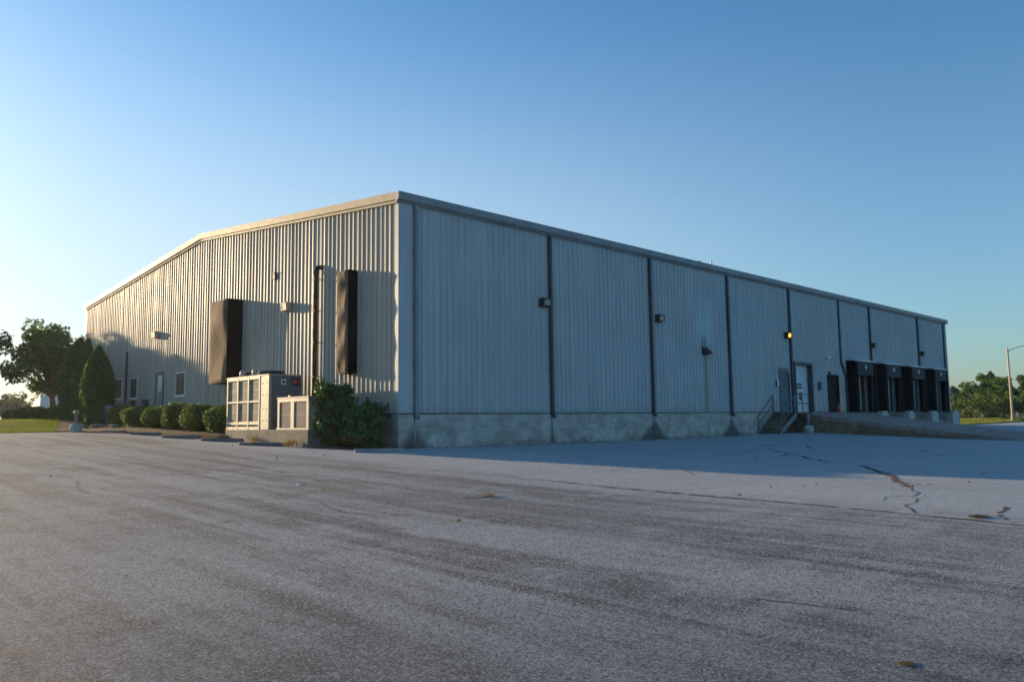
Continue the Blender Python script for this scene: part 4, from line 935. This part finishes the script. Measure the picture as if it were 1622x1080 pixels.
# trees outside the frame on the left whose shadow falls on the gable wall
broad_tree('maple_tree', (-5.4,60.5,1.5), 10.6, 3.0, 1.6, 'spreading maple farther left along the lawn', leaf='leaf_maple', n_cl=170, per=170, size=.22, trunk_r=.3, shape=.0)
broad_tree('maple_tree', (-7.7,61,1.5), 10.0, 1.7, 2.4, 'narrow maple behind the others on the lawn', leaf='leaf_maple', n_cl=50, per=200, size=.22, trunk_r=.25, shape=.2)

# ------------------------------------------------------------------ background right
cam_xy = np.array([-16.885,-23.138])
def polar(px, dist):
    a = R(45.68)-math.atan((px-811)/1254.3); d = dist/math.cos(math.atan((px-811)/1254.3)); return cam_xy+d*np.array([math.cos(a), math.sin(a)])
BR = [(1513,128,4.6,2.6,'leaf_belt','bushy green tree next to the far warehouse corner'),(1530,121,6.0,2.4,'leaf_belt','tall bushy tree second from the warehouse corner'),(1547,124,7.4,2.8,'leaf_belt','tallest bushy tree in the thicket beyond the docks'),(1566,118,6.6,2.5,'leaf_belt','dense green tree between the tallest tree and the lamp post'),(1586,124,7.0,2.7,'leaf_belt','dark green tree just left of the lamp post'),(1610,126,7.4,2.9,'leaf_belt','dark green tree behind the lamp post'),(1635,124,7.6,3.0,'leaf_belt','dark green tree right of the lamp post')]
for px,ds,h_,r_,lf,l in BR:
    p = polar(px, ds); broad_tree('thicket_tree', (p[0],p[1],.45), h_-.3, r_, .3, l, 'tree', 'thicket trees beyond the docks', lf, 34, 120, .28, .1)
BS = [(1518,114,3.3,1.8,'leaf_belt_lime','yellow-green shrub at the foot of the thicket by the warehouse'),(1540,110,2.6,1.7,'leaf_belt','low dark shrub at the foot of the thicket'),(1560,112,3.6,1.9,'leaf_belt_lime','lime shrub in the middle of the thicket edge'),(1582,110,4.3,2.1,'leaf_belt_lime','bright lime shrub left of the lamp post'),(1600,112,3.2,1.8,'leaf_belt','low green shrub behind the lamp post foot'),(1618,110,4.4,2.1,'leaf_belt_lime','bright lime shrub right of the lamp post')]
for px,ds,h_,r_,lf,l in BS:
    p = polar(px, ds); broad_tree('thicket_shrub', (p[0],p[1],.42), h_, r_, .05, l, 'shrub', 'shrubs along the thicket edge', lf, 26, 150, .2, .06)
for px,ds,h_,l in ((1507,165,6.6,'dark far conifer seen at the warehouse corner'),(1514,172,6.2,'dark far conifer right of the corner one'),(1522,168,5.6,'lowest dark far conifer above the thicket'),(1568,160,9.3,'tall dark conifer behind the thicket middle')):
    p = polar(px, ds); column_tree('conifer', (p[0],p[1],.2), h_, 2.0, l, 'far conifers behind the thicket', 2600, leaf='leaf_conifer', size=.35)
lpz = .30
lt = empty('street_lamp', (98.6,4.75,lpz), 'tall tan street lamp pole with a curved arm at the right edge', 'street lamp')
MB().lathe([(.24,0),(.22,.12),(.15,.15),(.10,8.95),(.12,9.0),(.11,9.1),(.03,9.15)], 14).build('pole', M['pole'], lt)
av = np.array([.38,-.925,0]); mb = MB(); mb.tube([tuple(av*0.0+np.array([0,0,8.7])), tuple(av*.7+np.array([0,0,9.05])), tuple(av*1.5+np.array([0,0,9.3])), tuple(av*2.2+np.array([0,0,9.38]))], .05, 8); mb.build('arm', M['pole'], lt)
mb = MB(); mb.tube([tuple(av*2.1+np.array([0,0,9.36])), tuple(av*2.3+np.array([0,0,9.40])), tuple(av*2.7+np.array([0,0,9.40])), tuple(av*3.0+np.array([0,0,9.36]))], [.07,.15,.17,.06], 12); mb.build('lamp_head', M['galv'], lt)

# ------------------------------------------------------------------ air
t = NT('morning_haze'); pv = t.n('VolumePrincipled', Color=(.90,.93,1.0,1), Density=.00022, Anisotropy=.4); t.t.links.new(pv.outputs[0], t.out.inputs[1])
tag(MB().box((-140,-140,-2.2),(330,330,13.5)).build('haze', t.mat), kind='stuff')

# ------------------------------------------------------------------ light, sky, camera
SUN_EL = R(9.3); sx, sy = -.18, .984           # direction towards the sun
L = bpy.data.lights.new('sun','SUN'); L.energy = 4.3; L.angle = R(.5); L.color = (1.0,.735,.44)
so = bpy.data.objects.new('sun', L); COL.objects.link(so)
v = Vector((sx*math.cos(SUN_EL), sy*math.cos(SUN_EL), math.sin(SUN_EL))); so.rotation_euler = v.to_track_quat('Z','Y').to_euler(); so.location = (0,80,60)
w = bpy.data.worlds.new('World'); sc.world = w; w.use_nodes = True; nt = w.node_tree
bg = nt.nodes['Background']; sk = nt.nodes.new('ShaderNodeTexSky'); sk.sky_type = 'NISHITA'; sk.sun_disc = False
sk.sun_elevation = SUN_EL; sk.sun_rotation = math.atan2(sx, sy); sk.altitude = 0; sk.air_density = 1.1; sk.dust_density = .9; sk.ozone_density = 5.6
tint = nt.nodes.new('ShaderNodeMix'); tint.data_type = 'RGBA'; tint.blend_type = 'MULTIPLY'; tint.inputs[0].default_value = 1.0
nt.links.new(sk.outputs[0], tint.inputs[6]); tint.inputs[7].default_value = (1.0,1.01,.885,1)
tc = nt.nodes.new('ShaderNodeTexCoord'); sp = nt.nodes.new('ShaderNodeSeparateXYZ'); nt.links.new(tc.outputs['Generated'], sp.inputs[0])
el = nt.nodes.new('ShaderNodeMapRange'); el.interpolation_type = 'SMOOTHSTEP'; nt.links.new(sp.outputs['Z'], el.inputs['Value'])
el.inputs['From Min'].default_value = .52; el.inputs['From Max'].default_value = .06; el.inputs['To Min'].default_value = 0; el.inputs['To Max'].default_value = 1.0
# low summer haze in the air near the horizon
dp = nt.nodes.new('ShaderNodeVectorMath'); dp.operation = 'DOT_PRODUCT'; nt.links.new(tc.outputs['Generated'], dp.inputs[0]); dp.inputs[1].default_value = tuple(v)
sd = nt.nodes.new('ShaderNodeMapRange'); sd.interpolation_type = 'SMOOTHSTEP'; nt.links.new(dp.outputs['Value'], sd.inputs['Value'])
sd.inputs['From Min'].default_value = .1; sd.inputs['From Max'].default_value = .95; sd.inputs['To Min'].default_value = .13; sd.inputs['To Max'].default_value = .68
hf = nt.nodes.new('ShaderNodeMath'); hf.operation = 'MULTIPLY'; nt.links.new(el.outputs[0], hf.inputs[0]); nt.links.new(sd.outputs[0], hf.inputs[1])
hz = nt.nodes.new('ShaderNodeMix'); hz.data_type = 'RGBA'; nt.links.new(hf.outputs[0], hz.inputs[0]); nt.links.new(tint.outputs[2], hz.inputs[6]); hz.inputs[7].default_value = (2.95,3.1,2.85,1)
nt.links.new(hz.outputs[2], bg.inputs[0]); bg.inputs[1].default_value = .135
cam = bpy.data.cameras.new('camera'); co = bpy.data.objects.new('camera', cam); COL.objects.link(co); sc.camera = co
yaw, pit, rol = R(45.6807), R(5.7607), R(-.75587)
f = Vector((math.cos(yaw)*math.cos(pit), math.sin(yaw)*math.cos(pit), math.sin(pit))); r0 = Vector((math.sin(yaw),-math.cos(yaw),0)); u0 = r0.cross(f)
rr = r0*math.cos(rol)+u0*math.sin(rol); uu = -r0*math.sin(rol)+u0*math.cos(rol)
co.matrix_world = Matrix(((rr.x,uu.x,-f.x,-16.8854),(rr.y,uu.y,-f.y,-23.1385),(rr.z,uu.z,-f.z,1.0397),(0,0,0,1)))
cam.sensor_width = 36; cam.lens = 27.84; cam.clip_end = 5000; cam.clip_start = .05
sc.cycles.filter_width = 1.65
sc.view_settings.view_transform = 'Standard'; sc.view_settings.look = 'None'; sc.view_settings.exposure = 1.0; sc.view_settings.gamma = 1
